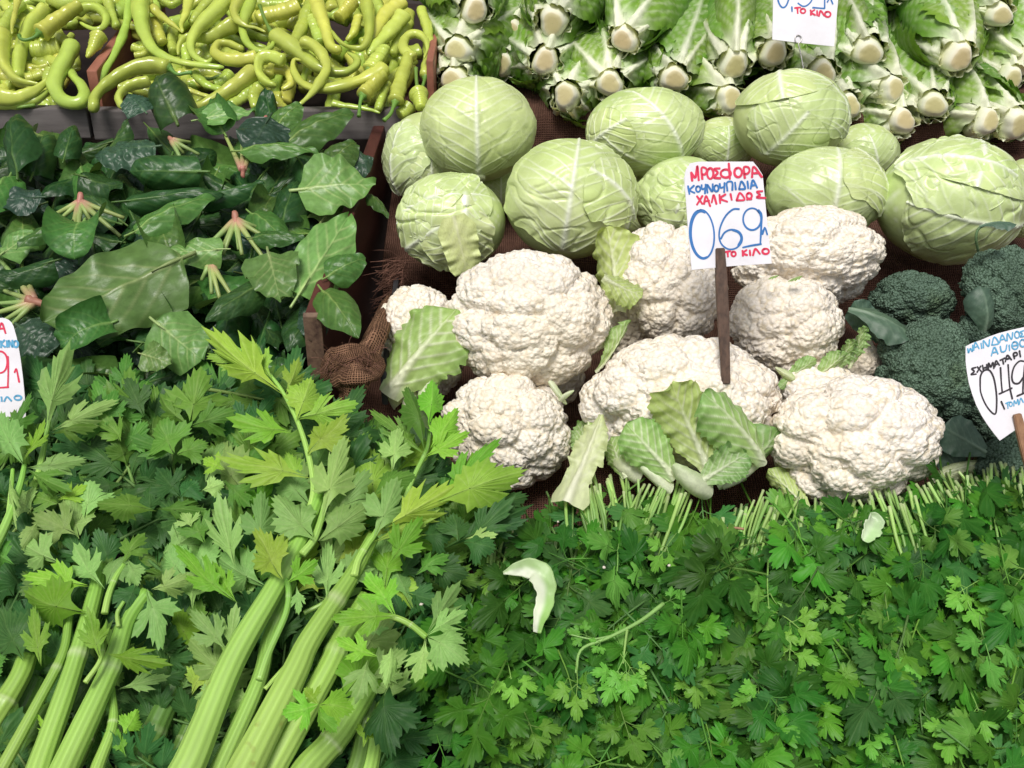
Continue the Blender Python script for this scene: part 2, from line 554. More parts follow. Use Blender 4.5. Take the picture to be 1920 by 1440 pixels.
# frayed threads at the near end of the cabbage sacking
fr = []
for k in range(110):
    py = R.uniform(478, 575)
    b = P(752 + R.uniform(-4, 14), py, 1.60 + R.uniform(-0.01, 0.01))
    pts = [b]
    d = np.array([R.uniform(-0.016, -0.004), R.uniform(-0.012, 0.006), R.uniform(-0.008, 0.006)])
    for q in range(3):
        pts.append(pts[-1] + d + np.array([R.uniform(-.006, .006), R.uniform(-.004, .004), R.uniform(-.010, .005)]))
    v, f = tube(catmull(pts, 9), 0.00055, 4)
    fr.append((v, f, (1, 1, 1)))
v, f, c = merge(fr)
o = obj('frayed_threads', mesh('frayed_threads', v, f, M_FIBRE), bpy.data.objects['burlap_cloth.001']); o['kind'] = 'stuff'


# ------------------------------------------------------------------ wooden boards
def board(p_list, name, label, mat, cat='board', bevel=0.0025):
    return box(name, p_list, mat, label=label, cat=cat, bevel=bevel)


zt, zb_, yb = 1.080, 1.030, 1.775
xs = P(166, 205, 1.77)[0]
board(slab(-1.12, xs - 0.003, yb, yb + 0.03, zb_, zb_, zt, zt), 'grey_board', 'weathered grey crate board at the short end beyond the seam', M_GWOOD)
board(slab(xs + 0.002, -0.168, yb + 0.002, yb + 0.032, zb_ - 0.003, zb_ - 0.003, zt - 0.003, zt - 0.003), 'grey_board', 'long weathered grey crate board that fronts the peppers', M_GWOOD)
board(slab(xs - 0.006, xs + 0.012, yb + 0.04, yb + 0.46, 1.04, 1.08, 1.135, 1.22), 'crate_divider', 'pinkish wooden divider standing among the peppers', M_PINKW)
xd = P(813, 130, 1.84)[0]
board(slab(xd - 0.006, xd + 0.006, 1.80, 2.3, 1.05, 1.10, 1.155, 1.23), 'crate_divider', 'thin pinkish divider between peppers and romaine lettuces', M_PINKW)
# red-brown board between spinach and cauliflowers
rb = box('red_board', [(-0.263, 1.215, 0.70), (-0.243, 1.215, 0.70), (-0.215, 1.80, 0.86), (-0.235, 1.80, 0.86),
                       (-0.263, 1.215, 0.955), (-0.243, 1.215, 0.955), (-0.215, 1.80, 1.055), (-0.235, 1.80, 1.055)], M_RWOOD,
         label='red-brown wooden board between spinach and cauliflowers', cat='board', bevel=0.003)
we = box('worn_edge', [(-0.2645, 1.2105, 0.70), (-0.2415, 1.2105, 0.70), (-0.2415, 1.2142, 0.70), (-0.2645, 1.2142, 0.70),
                       (-0.2645, 1.2105, 0.952), (-0.2415, 1.2105, 0.952), (-0.2415, 1.2142, 0.957), (-0.2645, 1.2142, 0.957)], M_WORN, rb, bevel=0.001)
# black crate rim beside the cauliflowers and a low cross board
board([tuple(P(716, 760, 1.34)), tuple(P(728, 760, 1.34)), tuple(P(752, 545, 1.60)), tuple(P(742, 545, 1.60)),
       tuple(P(713, 700, 1.33)), tuple(P(725, 700, 1.33)), tuple(P(748, 520, 1.60)), tuple(P(738, 520, 1.60))], 'plastic_strip',
      'dark grey plastic crate rim beside the hessian knot', M_GREYP, 'plastic strip')
board(slab(-0.243, -0.15, 1.165, 1.185, 0.63, 0.63, 0.775, 0.775), 'cross_board', 'short dark red board below the hessian knot', M_RWOOD)


# black plastic crate under the parsley
def crate(x0, x1, y0, z0, z1, y1, label):
    r = thing('black_crate', label, 'crate', ((x0 + x1) / 2, y0, z0))

    def bx(n, *a):
        box(n, slab(*a), M_BLACK, r, bevel=0.0015)
    bx('top_rail', x0, x1, y0, y0 + 0.02, z1 - 0.02, z1 - 0.02, z1, z1)
    bx('bottom_rail', x0, x1, y0, y0 + 0.02, z0, z0, z0 + 0.02, z0 + 0.02)
    n = int((x1 - x0) / 0.04)
    for i in range(n + 1):
        x = x0 + 0.003 + (x1 - x0 - 0.016) * i / n
        bx('slat', x, x + 0.010, y0 + 0.002, y0 + 0.018, z0 + 0.02, z0 + 0.02, z1 - 0.02, z1 - 0.02)
    for z in np.arange(z0 + 0.045, z1 - 0.03, 0.03):
        bx('crossbar', x0, x1, y0 + 0.005, y0 + 0.015, z, z, z + 0.007, z + 0.007)
    for x in (x0 - 0.012, x1):
        bx('side_panel', x, x + 0.012, y0, y1, z0, z0 + 0.05, z1, z1 + 0.06)
    bx('base', x0, x1, y0 + 0.022, y1, z0 + 0.02, z0 + 0.10, z0 + 0.03, z0 + 0.11)


crate(-0.10, 0.36, 0.735, 0.53, 0.655, 1.02, 'black slatted plastic crate holding the parsley beside the celery')
crate(0.39, 0.85, 0.735, 0.53, 0.655, 1.02, 'black slatted plastic crate under the parsley beneath the black-inked card')
crate(-0.66, -0.13, 0.735, 0.53, 0.645, 1.02, 'black slatted plastic crate hidden under the celery')


# knotted hessian at the board's foot
def knot():
    r = thing('hessian_knot', 'knotted brown hessian tied at the foot of the red board', 'hessian knot', P(655, 690, 1.30))
    o3 = np.array(r.location)
    path = catmull([P(614, 702, 1.30), P(628, 680, 1.27), P(655, 668, 1.262), P(684, 668, 1.268), P(706, 684, 1.28), P(694, 700, 1.262), P(662, 704, 1.252), P(628, 704, 1.28)], 46)

    def clothtube(c, rad, seed, squash):
        v, f = tube(c, rad, 20, squash)
        n = wav(v * 1.0, seed, 130) + .5 * wav(v, seed + 30, 300)
        v = v + n[:, None] * 0.0036 * np.array([0.6, 1, 0.8])
        return v, f
    v, f = clothtube(path, 0.0105 * (1 + 0.25 * np.sin(np.linspace(0, 9, 46))), 3, lambda a: 1 + 0.22 * np.cos(2 * a) + .12 * np.cos(3 * a))
    me = mesh('knot_loop', v - o3, f, M_BURK)
    addtubeuv(me, 48, 20, 0.42, 0.12)
    obj('knot_loop', me, r)
    path2 = catmull([P(668, 690, 1.285), P(664, 715, 1.27), P(658, 742, 1.275), P(654, 765, 1.29)], 24)
    v, f = clothtube(path2, np.linspace(0.022, 0.012, 24) * (1 + 0.1 * np.sin(np.linspace(0, 7, 24))), 8, lambda a: 1 + 0.18 * np.cos(5 * a))
    me = mesh('hanging_tail', v - o3, f, M_BURK)
    addtubeuv(me, 26, 20, 0.12, 0.12)
    obj('hanging_tail', me, r)
    path3 = catmull([P(692, 668, 1.28), P(700, 640, 1.31), P(712, 610, 1.38), P(728, 570, 1.50)], 24)
    v, f = clothtube(path3, np.linspace(0.014, 0.010, 24), 12, lambda a: 1 + 0.15 * np.cos(4 * a))
    me = mesh('twisted_end', v - o3, f, M_BURK)
    addtubeuv(me, 26, 20, 0.30, 0.09)
    obj('twisted_end', me, r)
    fr = []
    for k in range(90):
        b = P(R.uniform(610, 706), R.uniform(655, 700), 1.262 + R.uniform(-0.01, 0.012))
        pts = [b]
        d = np.array([R.uniform(-0.006, 0.006), -0.004, R.uniform(-0.004, 0.007)])
        for q in range(3):
            pts.append(pts[-1] + d + np.array([R.uniform(-.004, .004), R.uniform(-.003, .003), R.uniform(-.004, .004)]))
        v, f = tube(catmull(pts, 7), 0.00035, 4)
        fr.append((v - o3, f, (1, 1, 1)))
    v, f, c = merge(fr)
    q = obj('loose_threads', mesh('loose_threads', v, f, M_FIBRE), r); q['kind'] = 'stuff'


def addtubeuv(me, nu, nv, lu, lv):
    uv = me.uv_layers.new(name='uv')
    i = np.arange(nu - 1)[:, None] + np.zeros((1, nv), int)
    j = np.zeros((nu - 1, 1), int) + np.arange(nv)[None, :]
    quad = np.stack([np.stack([i, j], -1), np.stack([i, j + 1], -1), np.stack([i + 1, j + 1], -1), np.stack([i + 1, j], -1)], 2).reshape(-1, 2)
    uu = quad * np.array([lu / nu, lv / nv])
    uv.data.foreach_set('uv', uu.astype(np.float32).ravel())


knot()
# ================================================================== VEGETABLES

# ------------------------------------------------------------------ pale green horn peppers
pep_d = lerp_tab([(-60, 2.00), (0, 1.935), (100, 1.86), (205, 1.79), (240, 1.765)])


def pepper(path, w0, w1, layer, stem=None, label=None, seed=0, group='pale horn peppers heaped in the crate', blunt=0.9, shift=0.0, c=None, cd=None):
    """path: photograph pixels from the stem end to the tip; widths in pixels"""
    g = np.random.default_rng(seed + 1000)
    n = 44
    pts = []
    for k, q in enumerate(path):
        d = pep_d(q[1]) - 0.017 * layer + shift + (q[2] if len(q) > 2 else 0)
        pts.append(P(q[0], q[1], d))
    cl = catmull(pts, n)
    d0 = pep_d(path[0][1])
    t = np.linspace(0, 1, n)
    wr = w0 + (w1 - w0) * t ** 0.95
    wr = wr * (1 + 0.05 * np.sin(t * g.uniform(14, 24) + g.uniform(0, 6)) + 0.03 * np.sin(t * g.uniform(35, 60)))
    cap = np.sqrt(np.clip(1 - (1 - np.clip(t / 0.055, 0, 1)) ** 2, 0, 1))
    tip = np.sqrt(np.clip(1 - (1 - np.clip((1 - t) / 0.05, 0, 1)) ** 2, 0, 1))
    r = 0.47 * wr / FPX * d0 * (0.55 + 0.45 * cap) * (0.25 + 0.75 * tip)
    cl[0] = cl[0] + (cl[2] - cl[0]) * 0.10
    ph, a2, a3 = g.uniform(0, 6), g.uniform(.02, .07), g.uniform(.03, .09)
    v, f = tube(cl, r, 16, lambda a: 1 + a2 * np.cos(2 * a + ph) + a3 * np.cos(3 * a + ph * 2))
    sc = wav(v, seed + 5, 90) * 0.0009 + wav(v, seed + 6, 230) * 0.0005
    ctr = np.repeat(np.vstack([cl[:1], cl, cl[-1:]]), 16, 0)
    nn = v - ctr
    nn /= np.linalg.norm(nn, axis=1)[:, None] + 1e-9
    v = v + nn * sc[:, None]
    base = np.array(c if c is not None else (0.50, 0.565, 0.105))
    green = np.array((0.30, 0.47, 0.06))
    yel = np.array((0.58, 0.58, 0.11))
    k = g.uniform(0, 1)
    mixc = base * (1 - abs(k - .5)) + (yel if k > 0.5 else green) * abs(k - .5)
    tt = np.repeat(np.concatenate([[0], t, [1]]), 16)[:, None]
    colr = mixc * (1 - 0.25 * tt) + green * 0.25 * tt + 0.03 * wav(v, seed + 9, 60)[:, None] * np.array([1, .7, .2])
    o0 = v.mean(0)
    o = obj('horn_pepper', mesh('horn_pepper', v - o0, f, M_PEPPER, np.clip(colr, 0.01, 1)), loc=o0)
    tag(o, label, 'pepper', group)
    if stem is not None:
        sp = [cl[0] + (cl[0] - cl[3]) * 0.05] + [P(q[0], q[1], pep_d(q[1]) - 0.017 * layer + shift - (q[2] if len(q) > 2 else 0.004)) for q in stem]
        if np.linalg.norm(sp[0] - sp[1]) < 0.004:
            sp = [sp[0]] + sp[2:]
        sc_ = catmull(sp, 16)
        ts = np.linspace(0, 1, 16)
        rr = 0.0030 + 0.0022 * (1 - smooth(0, 0.35, ts)) + 0.0008 * smooth(0.85, 1, ts)
        v1, f1 = tube(sc_, rr, 8)
        # calyx: a small puckered cap round the foot of the stem
        ax = unit(cl[0] - cl[4])
        a = np.linspace(0, 2 * np.pi, 14, endpoint=False)
        e1 = unit(np.cross(ax, [0.3, 0.2, 1])); e2 = np.cross(ax, e1)
        rc = r[4] * 0.62
        rings = []
        for q, (rad, h) in enumerate(((1.0, -0.0015), (0.85, 0.0022), (0.35, 0.0045))):
            rr_ = rc * rad * (1 + (0.2 if q == 0 else 0.05) * np.cos(a * 5 + 1))
            rings.append(cl[0] + ax * h + rr_[:, None] * (np.cos(a)[:, None] * e1 + np.sin(a)[:, None] * e2))
        v2 = np.concatenate(rings)
        f2 = grid_faces(3, 14, True)
        v, f, cc = merge([(v1, f1, (0.14, 0.27, 0.045)), (v2, f2, (0.17, 0.30, 0.05))])
        obj('stem', mesh('stem', v - o0, f, M_STEM, cc), o)
    return o


PEP = [
    ([(138, 80), (126, 106), (112, 132), (104, 158), (112, 182), (132, 194), (152, 192), (159, 178), (152, 160), (140, 146, .005), (130, 130, .02), (122, 112, .04)], 38, 12, 3, None, 'pale pepper bent into a closed loop above the short grey board'),
    ([(74, 62), (100, 42), (126, 25), (150, 8)], 36, 26, 3, [(64, 70), (48, 75), (38, 72), (36, 66)], 'fat pale pepper with a blunt wrinkled end and thin bent stem'),
    ([(142, 26), (160, 14), (183, 14), (198, 30), (196, 48), (183, 56), (165, 51), (149, 41)], 24, 6, 2, None, 'pale pepper coiled into a ring with pinched tail'),
    ([(186, 66), (176, 86), (163, 108)], 33, 10, 3, [(188, 58)], 'small pale pepper with broad green cap hanging beside the pinkish divider'),
    ([(242, -8), (239, 35), (228, 72), (213, 105), (197, 132), (182, 158)], 18, 11, 2, None, 'long straight slim pepper leaning across the pinkish divider'),
    ([(264, -14), (264, 25), (271, 62), (292, 95), (328, 113), (372, 122), (420, 126)], 36, 7, 4, None, 'long smooth pepper sweeping in an L with pointed tip'),
    ([(318, 128), (286, 122), (250, 128), (214, 146), (188, 168), (177, 188), (176, 208)], 36, 19, 4, [(332, 139), (348, 137), (360, 136)], 'thick arched pepper whose tip stands on the grey board by the seam'),
    ([(282, 150), (254, 157), (232, 168), (222, 184), (230, 199), (242, 195), (247, 180), (240, 174)], 26, 7, 4, None, 'small pepper whose tip curls into a snail, beside dark spinach leaf'),
    ([(-14, 176), (25, 184), (62, 172), (92, 150)], 34, 14, 3, None, 'pale pepper lying on the short grey board, upper of two side by side'),
    ([(-14, 196), (30, 196), (68, 188), (92, 170)], 22, 14, 2, None, 'pale pepper lying on the short grey board, lower of two side by side'),
    ([(6, 60), (4, 100), (12, 128), (35, 150), (75, 158)], 36, 8, 2, None, 'yellowish pepper curving down to the corner of the heap'),
    ([(85, 12), (58, 45), (44, 78), (35, 110), (33, 148)], 30, 24, 1, None, 'pepper with ringed ridges standing upright near the crate corner'),
    ([(34, -8), (28, 25), (23, 48), (23, 64)], 16, 3, 4, None, 'thin pale pepper pointing straight down at the crate corner'),
    ([(-6, 70), (8, 45), (24, 22), (45, 5)], 28, 22, 1, None, 'plain pepper at the crate corner behind the thin pointing one'),
    ([(92, -4), (118, 6), (150, 3), (196, 2)], 26, 22, 1, None, 'pepper lying level along the upper edge over the ring pepper'),
    ([(200, -6), (208, 20), (219, 52)], 22, 15, 1, None, 'stubby pepper hanging beside the long straight slim one'),
    ([(112, 86), (85, 92), (58, 94)], 40, 34, 0, None, 'squat shadowed pepper behind the closed loop pepper'),
    ([(284, 14), (305, 33), (324, 46), (343, 62)], 19, 5, 3, None, 'thin pale pepper pointing down beside the L-shaped pepper'),
    ([(356, -10), (350, 22), (340, 46), (343, 60)], 22, 6, 3, None, 'pale pepper with kinked tip meeting another thin tip'),
    ([(404, -8), (378, 18), (358, 44)], 26, 14, 2, None, 'short pale pepper slanting beside the kinked one'),
    ([(432, -10), (405, 20), (380, 42), (363, 66), (358, 90), (368, 108), (388, 117), (398, 108)], 38, 7, 4, None, 'plump pepper curving into a hook above the L-shaped pepper'),
    ([(448, 40), (418, 55), (388, 70), (352, 70), (336, 86), (334, 104)], 34, 6, 2, None, 'ribbed pepper bending behind the plump hook pepper'),
    ([(452, -8), (440, 18), (444, 36), (462, 48), (480, 52), (498, 60)], 25, 4, 4, None, 'bright green pepper with a scarred pointed tip'),
    ([(474, -6), (460, 30), (456, 62), (469, 86), (490, 97), (508, 88), (514, 74)], 26, 6, 3, None, 'pepper curving like a J below the scarred tip'),
    ([(560, 10), (530, 22), (505, 27), (482, 38)], 34, 26, 2, None, 'blocky pepper lying level beside the long dry stem'),
    ([(511, 64), (540, 82), (570, 106), (602, 128), (640, 136), (664, 127), (670, 112), (650, 95)], 38, 9, 3, [(503, 50), (494, 30), (487, 10)], 'yellowish crooked pepper with long upright dry stem'),
    ([(484, 106), (450, 112), (420, 110), (403, 97), (410, 82), (432, 82), (456, 94)], 28, 14, 3, None, 'pepper doubled back on itself like a hairpin'),
    ([(534, 116), (508, 106), (487, 112), (484, 134), (497, 152), (518, 162)], 26, 14, 4, None, 'pepper curved like a C above the dark spinach tip'),
    ([(515, 128), (538, 134), (546, 156), (528, 168)], 22, 14, 2, None, 'small bent pepper tucked behind the C-shaped one'),
    ([(478, 132), (450, 155), (420, 175), (388, 194), (356, 208)], 37, 20, 3, None, 'thick straight pepper slanting down to the spinach'),
    ([(494, 160), (465, 175), (445, 190), (425, 202)], 26, 20, 2, None, 'pale pepper under the thick straight one'),
    ([(432, 140), (418, 154), (402, 160)], 30, 24, 1, [(412, 142), (395, 148), (380, 146)], 'shadowed pepper with green cap facing out of a gap'),
    ([(364, 138), (388, 160), (418, 170)], 20, 12, 2, None, 'thin curved pepper in the gap over the spinach'),
    ([(350, 167), (378, 177), (402, 184)], 14, 9, 3, None, 'thin yellow tip lying just over the spinach leaf'),
    ([(486, 165), (477, 180), (480, 206)], 26, 22, 3, None, 'yellow blushed pepper end beside the folded spinach leaf'),
    ([(588, -10), (600, 28), (612, 60), (620, 86), (640, 96)], 34, 18, 3, None, 'long glossy pepper running straight down the heap'),
    ([(684, -10), (692, 30), (692, 65), (680, 89), (655, 88), (635, 75), (620, 55)], 29, 4, 4, None, 'green pepper shaped like a fish hook'),
    ([(754, 2), (725, 26), (706, 52), (694, 78)], 33, 22, 2, None, 'broad glossy pepper slanting from the upper crate edge'),
    ([(758, 28), (740, 50), (715, 76), (690, 102)], 34, 17, 3, None, 'wrinkled green pepper slanting beside the broad one'),
    ([(692, 132), (708, 112), (722, 90)], 32, 26, 4, [(686, 142), (676, 150), (660, 155)], 'pale pepper with crinkled cap and stem bent over another pepper'),
    ([(797, 146), (803, 110), (802, 60), (788, 14)], 24, 20, 2, [(795, 154), (792, 164)], 'long upright pepper standing beside the thin divider'),
    ([(776, 110), (757, 92), (761, 70), (780, 63), (797, 74), (801, 92), (795, 110)], 24, 4, 4, None, 'green pepper hooked like a walking stick over the upright one'),
    ([(565, 76), (588, 86), (606, 106), (612, 130), (601, 152), (585, 175), (560, 198)], 26, 9, 5, None, 'bright green pepper bent like a boomerang over its neighbours'),
    ([(726, 126), (702, 140), (662, 156), (622, 166), (588, 166), (560, 150), (549, 126), (553, 112), (566, 114)], 32, 7, 4, None, 'long pepper lying low with its thin tail curled up'),
    ([(680, 180), (695, 163), (722, 140)], 34, 24, 4, [(676, 190), (674, 205), (673, 218)], 'pale pepper with its stem hanging over the grey board beside a thin tip'),
    ([(741, 192), (748, 162), (758, 130), (766, 100)], 30, 22, 4, [(737, 202), (732, 214), (720, 226)], 'pale pepper with curved stem hanging lowest over the grey board'),
    ([(784, 172), (789, 188), (790, 204)], 37, 22, 4, [(781, 152), (780, 128)], 'small squat pepper with its stem standing upright'),
    ([(622, 194), (652, 199), (690, 205), (713, 212)], 17, 4, 4, None, 'thin pointed pepper tip lying along the grey board'),
    ([(590, 0), (574, 32), (562, 60), (550, 84)], 30, 24, 2, None, 'smooth pepper behind the boomerang-shaped one'),
    ([(584, 34), (592, 52), (602, 82)], 28, 22, 2, None, 'short wrinkled pepper end between two long glossy ones'),
    ([(664, 2), (648, 18), (634, 34)], 28, 22, 2, None, 'ringed pepper end near the upper crate edge'),
    ([(672, 32), (664, 60), (650, 76)], 20, 12, 1, None, 'thin folded pepper behind the fish hook pepper'),
    ([(766, 40), (748, 75), (735, 102)], 26, 18, 1, None, 'pepper in shade behind the walking stick pepper'),
    ([(728, 158), (716, 182), (708, 208)], 21, 16, 2, None, 'narrow pepper in the gap above the grey board'),
    ([(776, 128), (762, 150), (752, 170)], 24, 18, 1, None, 'pepper in the gap behind the small squat one'),
    ([(766, 200), (757, 210), (748, 216)], 30, 24, 2, None, 'rounded pepper end resting on the grey board near the cabbage'),
    ([(700, -8), (712, 20), (720, 40)], 26, 20, 1, None, 'pepper end near the upper crate edge behind the broad one'),
    ([(640, -8), (645, 12), (655, 28)], 24, 18, 1, None, 'knobbed pepper beside the ringed end'),
    ([(560, -8), (540, 6), (505, 8)], 28, 20, 1, None, 'green pepper at the upper edge over the blocky one'),
    ([(300, -6), (320, 8), (338, 0)], 18, 12, 1, None, 'small green curl at the upper edge of the crate'),
    ([(250, 88), (262, 92), (282, 88)], 18, 16, 2, None, 'short double pepper end behind the L-shaped one'),
    ([(252, 104), (268, 102), (286, 94)], 16, 14, 2, None, 'short pepper end under the double one'),
    ([(290, 40), (296, 62), (305, 82)], 26, 18, 1, None, 'pepper with ringed ridges behind the L-shaped one'),
    ([(325, 55), (322, 80), (326, 100)], 22, 18, 0, None, 'shadowed pepper deep in the gap behind the ringed one'),
    ([(345, 80), (346, 98), (352, 118)], 26, 20, 1, None, 'pale pepper end between the L-shaped and hooked ones'),
    ([(95, 130), (90, 150), (96, 168)], 22, 16, 1, None, 'pale pepper standing behind the loop'),
    ([(60, 126), (75, 126), (92, 122)], 14, 12, 0, None, 'small pepper lying in the dark gap near the loop'),
    ([(48, 148), (60, 145), (82, 138)], 24, 18, 0, None, 'pale pepper end between loop and corner'),
]
for i, (path, w0, w1, layer, stem, label) in enumerate(PEP):
    pepper(path, w0, w1, layer, stem, label, seed=i)
# the rest of the heap, deeper down
for i in range(210):
    x, y = R.uniform(-30, 795), R.uniform(-70, 196)
    if 150 < x < 215 and y > 70:
        x += 80
    a = R.uniform(0, 2 * math.pi)
    ln = R.uniform(90, 190)
    bend = R.uniform(-1.3, 1.3)
    pts = []
    for k in range(5):
        pts.append((x, min(y, 214)))
        x += math.cos(a) * ln / 5; y += math.sin(a) * ln / 5 * 0.8; a += bend / 5 * 1.6
    if max(q[0] for q in pts) > 800 or any(150 < q[0] < 205 and q[1] > 60 for q in pts):
        continue
    pepper(pts, R.uniform(24, 36), R.uniform(8, 20), 0, None, 'pale green pepper buried in the heap under the others', seed=500 + i, shift=0.010 + 0.045 * R.random(), group='buried peppers of the heap')
for i in range(46):
    x, y = R.uniform(-30, 130), R.uniform(20, 192)
    a = R.uniform(0, 2 * math.pi)
    ln = R.uniform(70, 140)
    bend = R.uniform(-1.2, 1.2)
    pts = []
    for k in range(5):
        pts.append((x, min(y, 212)))
        x += math.cos(a) * ln / 5; y += math.sin(a) * ln / 5 * 0.8; a += bend / 5 * 1.6
    if max(q[0] for q in pts) > 158:
        continue
    pepper(pts, R.uniform(24, 36), R.uniform(8, 20), 0, None, 'pale green pepper buried in the heap under the others', seed=800 + i, shift=0.012 + 0.035 * R.random(), group='buried peppers of the heap')
# a torn-off stem on the board
v, f = tube(catmull([P(21, 203, 1.765), P(42, 200, 1.757), P(66, 197, 1.765)], 12), np.linspace(0.0022, 0.0034, 12), 8)
o0 = v.mean(0)
tag(obj('loose_stem', mesh('loose_stem', v - o0, f, M_STEM, np.full((len(v), 3), 0.2) * np.array([1, 1.7, .3])), loc=o0), 'torn-off green pepper stem lying on the short grey board', 'pepper stem')

# ------------------------------------------------------------------ blades shared by several vegetables
def blade(name, mat, prof, nu=30, nv=17, bend=0.0, cup=0.0, ruffle=0.0, rfreq=9.0, seed=0, rib=(0.2, 0.03), rib_h=0.02,
          c_in=(.3, .4, .1), c_out=(.1, .2, .05), c_rib=(.6, .65, .4), veins=7, vein_w=0.02, vein_amt=0.6, slope=0.7,
          blister=0.0, jag=0.0, pale_base=0.3, rib_fade=0.9, base_rib=0.0, tipcurl=0.0, asp=0.5, petiole=0.0, pw=0.03, twist=0.0, rstart=.15, crin=1.0):
    """a unit leaf: base at the origin, tip at y = 1, half width prof(t) * 0.5 across x"""
    g = np.random.default_rng(seed + 77)
    t = np.linspace(0.0, 1, nu)
    s = np.linspace(-1, 1, nv)
    T, S = np.meshgrid(t, s, indexing='ij')
    W = np.array([prof(q) for q in t])[:, None] * np.ones_like(S) * 0.5
    if jag:
        jj = (np.sin(T * g.uniform(40, 60) + 5 * np.sign(S)) * 0.6 + np.sin(T * g.uniform(80, 110) + np.sign(S)) * 0.5)
        W = W * (1 + jag * jj * np.abs(S) ** 4 * smooth(0.12, 0.3, T))
    X = S * W
    Y = T.copy()
    ax = np.abs(X)
    # veins
    V = np.zeros_like(T)
    rw = rib[0] * (1 - T) ** 1.4 + rib[1]
    rw = rw * 0.5
    mid = np.exp(-(X / (rw * 0.8 + 1e-6)) ** 4)
    for k in range(veins):
        for sg in (-1, 1):
            tk = 0.06 + 0.86 * (k + 0.5 * (sg > 0) * 0.9) / max(1, veins) + g.uniform(-.02, .02)
            cv = tk + slope * (ax / asp * 0.5) + 0.35 * (ax / asp * 0.5) ** 2
            d = (T - cv) * 0.8
            V = np.maximum(V, np.exp(-(d / vein_w) ** 2) * (np.sign(S) == sg) * (1 - 0.75 * np.abs(S)))
    p2 = np.stack([X.ravel(), Y.ravel()], -1)
    n1 = wav(p2, seed + 1, 8).reshape(T.shape)
    n2 = wav(p2, seed + 2, 22).reshape(T.shape)
    Z = np.zeros_like(T)
    if blister:
        b = np.abs(wav(p2, seed + 3, 34)).reshape(T.shape) * (1 - mid) * (1 - 0.7 * V)
        Z += blister * b
    Z += 0.02 * crin * n1 * (0.3 + np.abs(S))
    Z += 0.007 * crin * n2
    if ruffle:
        ph = g.uniform(0, 6)
        Z += ruffle * np.abs(S) ** 2.2 * smooth(rstart, rstart + .35, T) * (np.sin(T * rfreq * 6.28 / 2 + ph + 1.7 * (S > 0)) + 0.6 * np.sin(T * rfreq * 6.1 + ph * 2 + (S > 0)))
    Z += rib_h * mid * (1 - 0.6 * T) + rib_h * 0.35 * V * vein_amt
    # cup across, then bend along
    if cup:
        ang = cup * (X / 0.5)
        rad = 0.5 / cup
        X2 = np.sin(ang) * rad
        Z = Z * np.cos(ang) - (1 - np.cos(ang)) * rad
        X = X2
    if twist:
        ca, sa = np.cos(twist * T), np.sin(twist * T)
        X, Z = X * ca - Z * sa, X * sa + Z * ca
    if bend or tipcurl:
        th = bend * T + tipcurl * smooth(0.55, 1, T) * (T - 0.55)
        dy, dz = np.cos(th), -np.sin(th)
        cy = np.concatenate([[0], np.cumsum(0.5 * (dy[1:, 0] + dy[:-1, 0]) * np.diff(t))])
        cz = np.concatenate([[0], np.cumsum(0.5 * (dz[1:, 0] + dz[:-1, 0]) * np.diff(t))])
        Y = cy[:, None] + Z * np.sin(th)
        Z = cz[:, None] + Z * np.cos(th)
        # keep base and tip on the y axis
        k = math.atan2(cz[-1], cy[-1]); l = math.hypot(cy[-1], cz[-1])
        Y, Z = (Y * math.cos(k) + Z * math.sin(k)) / l, (-Y * math.sin(k) + Z * math.cos(k)) / l
    ci, co, cr = (np.array(q) for q in (c_in, c_out, c_rib))
    e = np.clip(0.55 * np.abs(S) + 0.6 * T - pale_base + 0.12 * n1, 0, 1)[..., None]
    Cc = ci * (1 - e) + co * e
    Cc = Cc * (1 + 0.045 * n2[..., None])
    m = np.clip(mid * (1 - rib_fade * T ** 2) + base_rib * (1 - smooth(0.04, 0.27, T + 0.06 * np.abs(S))), 0, 1)[..., None]
    vv = (V * vein_amt)[..., None] * (1 - m)
    Cc = Cc * (1 - vv) + cr * 0.85 * vv
    Cc = Cc * (1 - m) + cr * m
    parts = [(np.stack([X, Y, Z], -1).reshape(-1, 3), grid_faces(nu, nv), np.clip(Cc.reshape(-1, 3), 0.004, 1))]
    if petiole:
        n = 10
        tt = np.linspace(0, 1, n)
        c = np.stack([0 * tt + 0.03 * np.sin(tt * 3) * petiole, -petiole + (petiole + 0.22) * tt, 0.004 + Z[0, nv // 2] - 0.12 * petiole * (1 - tt) ** 2], -1)
        pvv, pff = tube(c, pw * (1.15 - 0.85 * smooth(0.55, 1.0, tt)), 7)
        parts.append((pvv, pff, cr))
    v, f, c = merge(parts)
    return mesh(name, v, f, mat, c)


# ------------------------------------------------------------------ romaine lettuces stacked butt end out
def let_prof(q):
    return float(np.interp(q, [0, .06, .2, .4, .6, .8, .93, 1], [.07, .19, .62, .98, 1.0, .92, .66, .05]))


LLEAF = [blade('outer_leaf', M_LET, let_prof, 46, 23, bend=b, cup=cu, ruffle=.045, rfreq=8 + s, seed=s, rib=(.13, .010), rib_h=.07,
               c_in=(.24, .40, .05), c_out=(.095, .235, .022), c_rib=(.80, .83, .64), veins=9, vein_w=.014, vein_amt=.5, blister=.030, jag=.09,
               pale_base=.05, base_rib=.95, rstart=.35, tipcurl=tc) for s, (b, cu, tc) in enumerate([(.3, 1.3, -.5), (-.2, 1.6, -.8), (.5, 1.1, -1.0), (.15, 1.0, -.3), (-.3, 1.4, -.6), (.6, 1.7, .3)])]


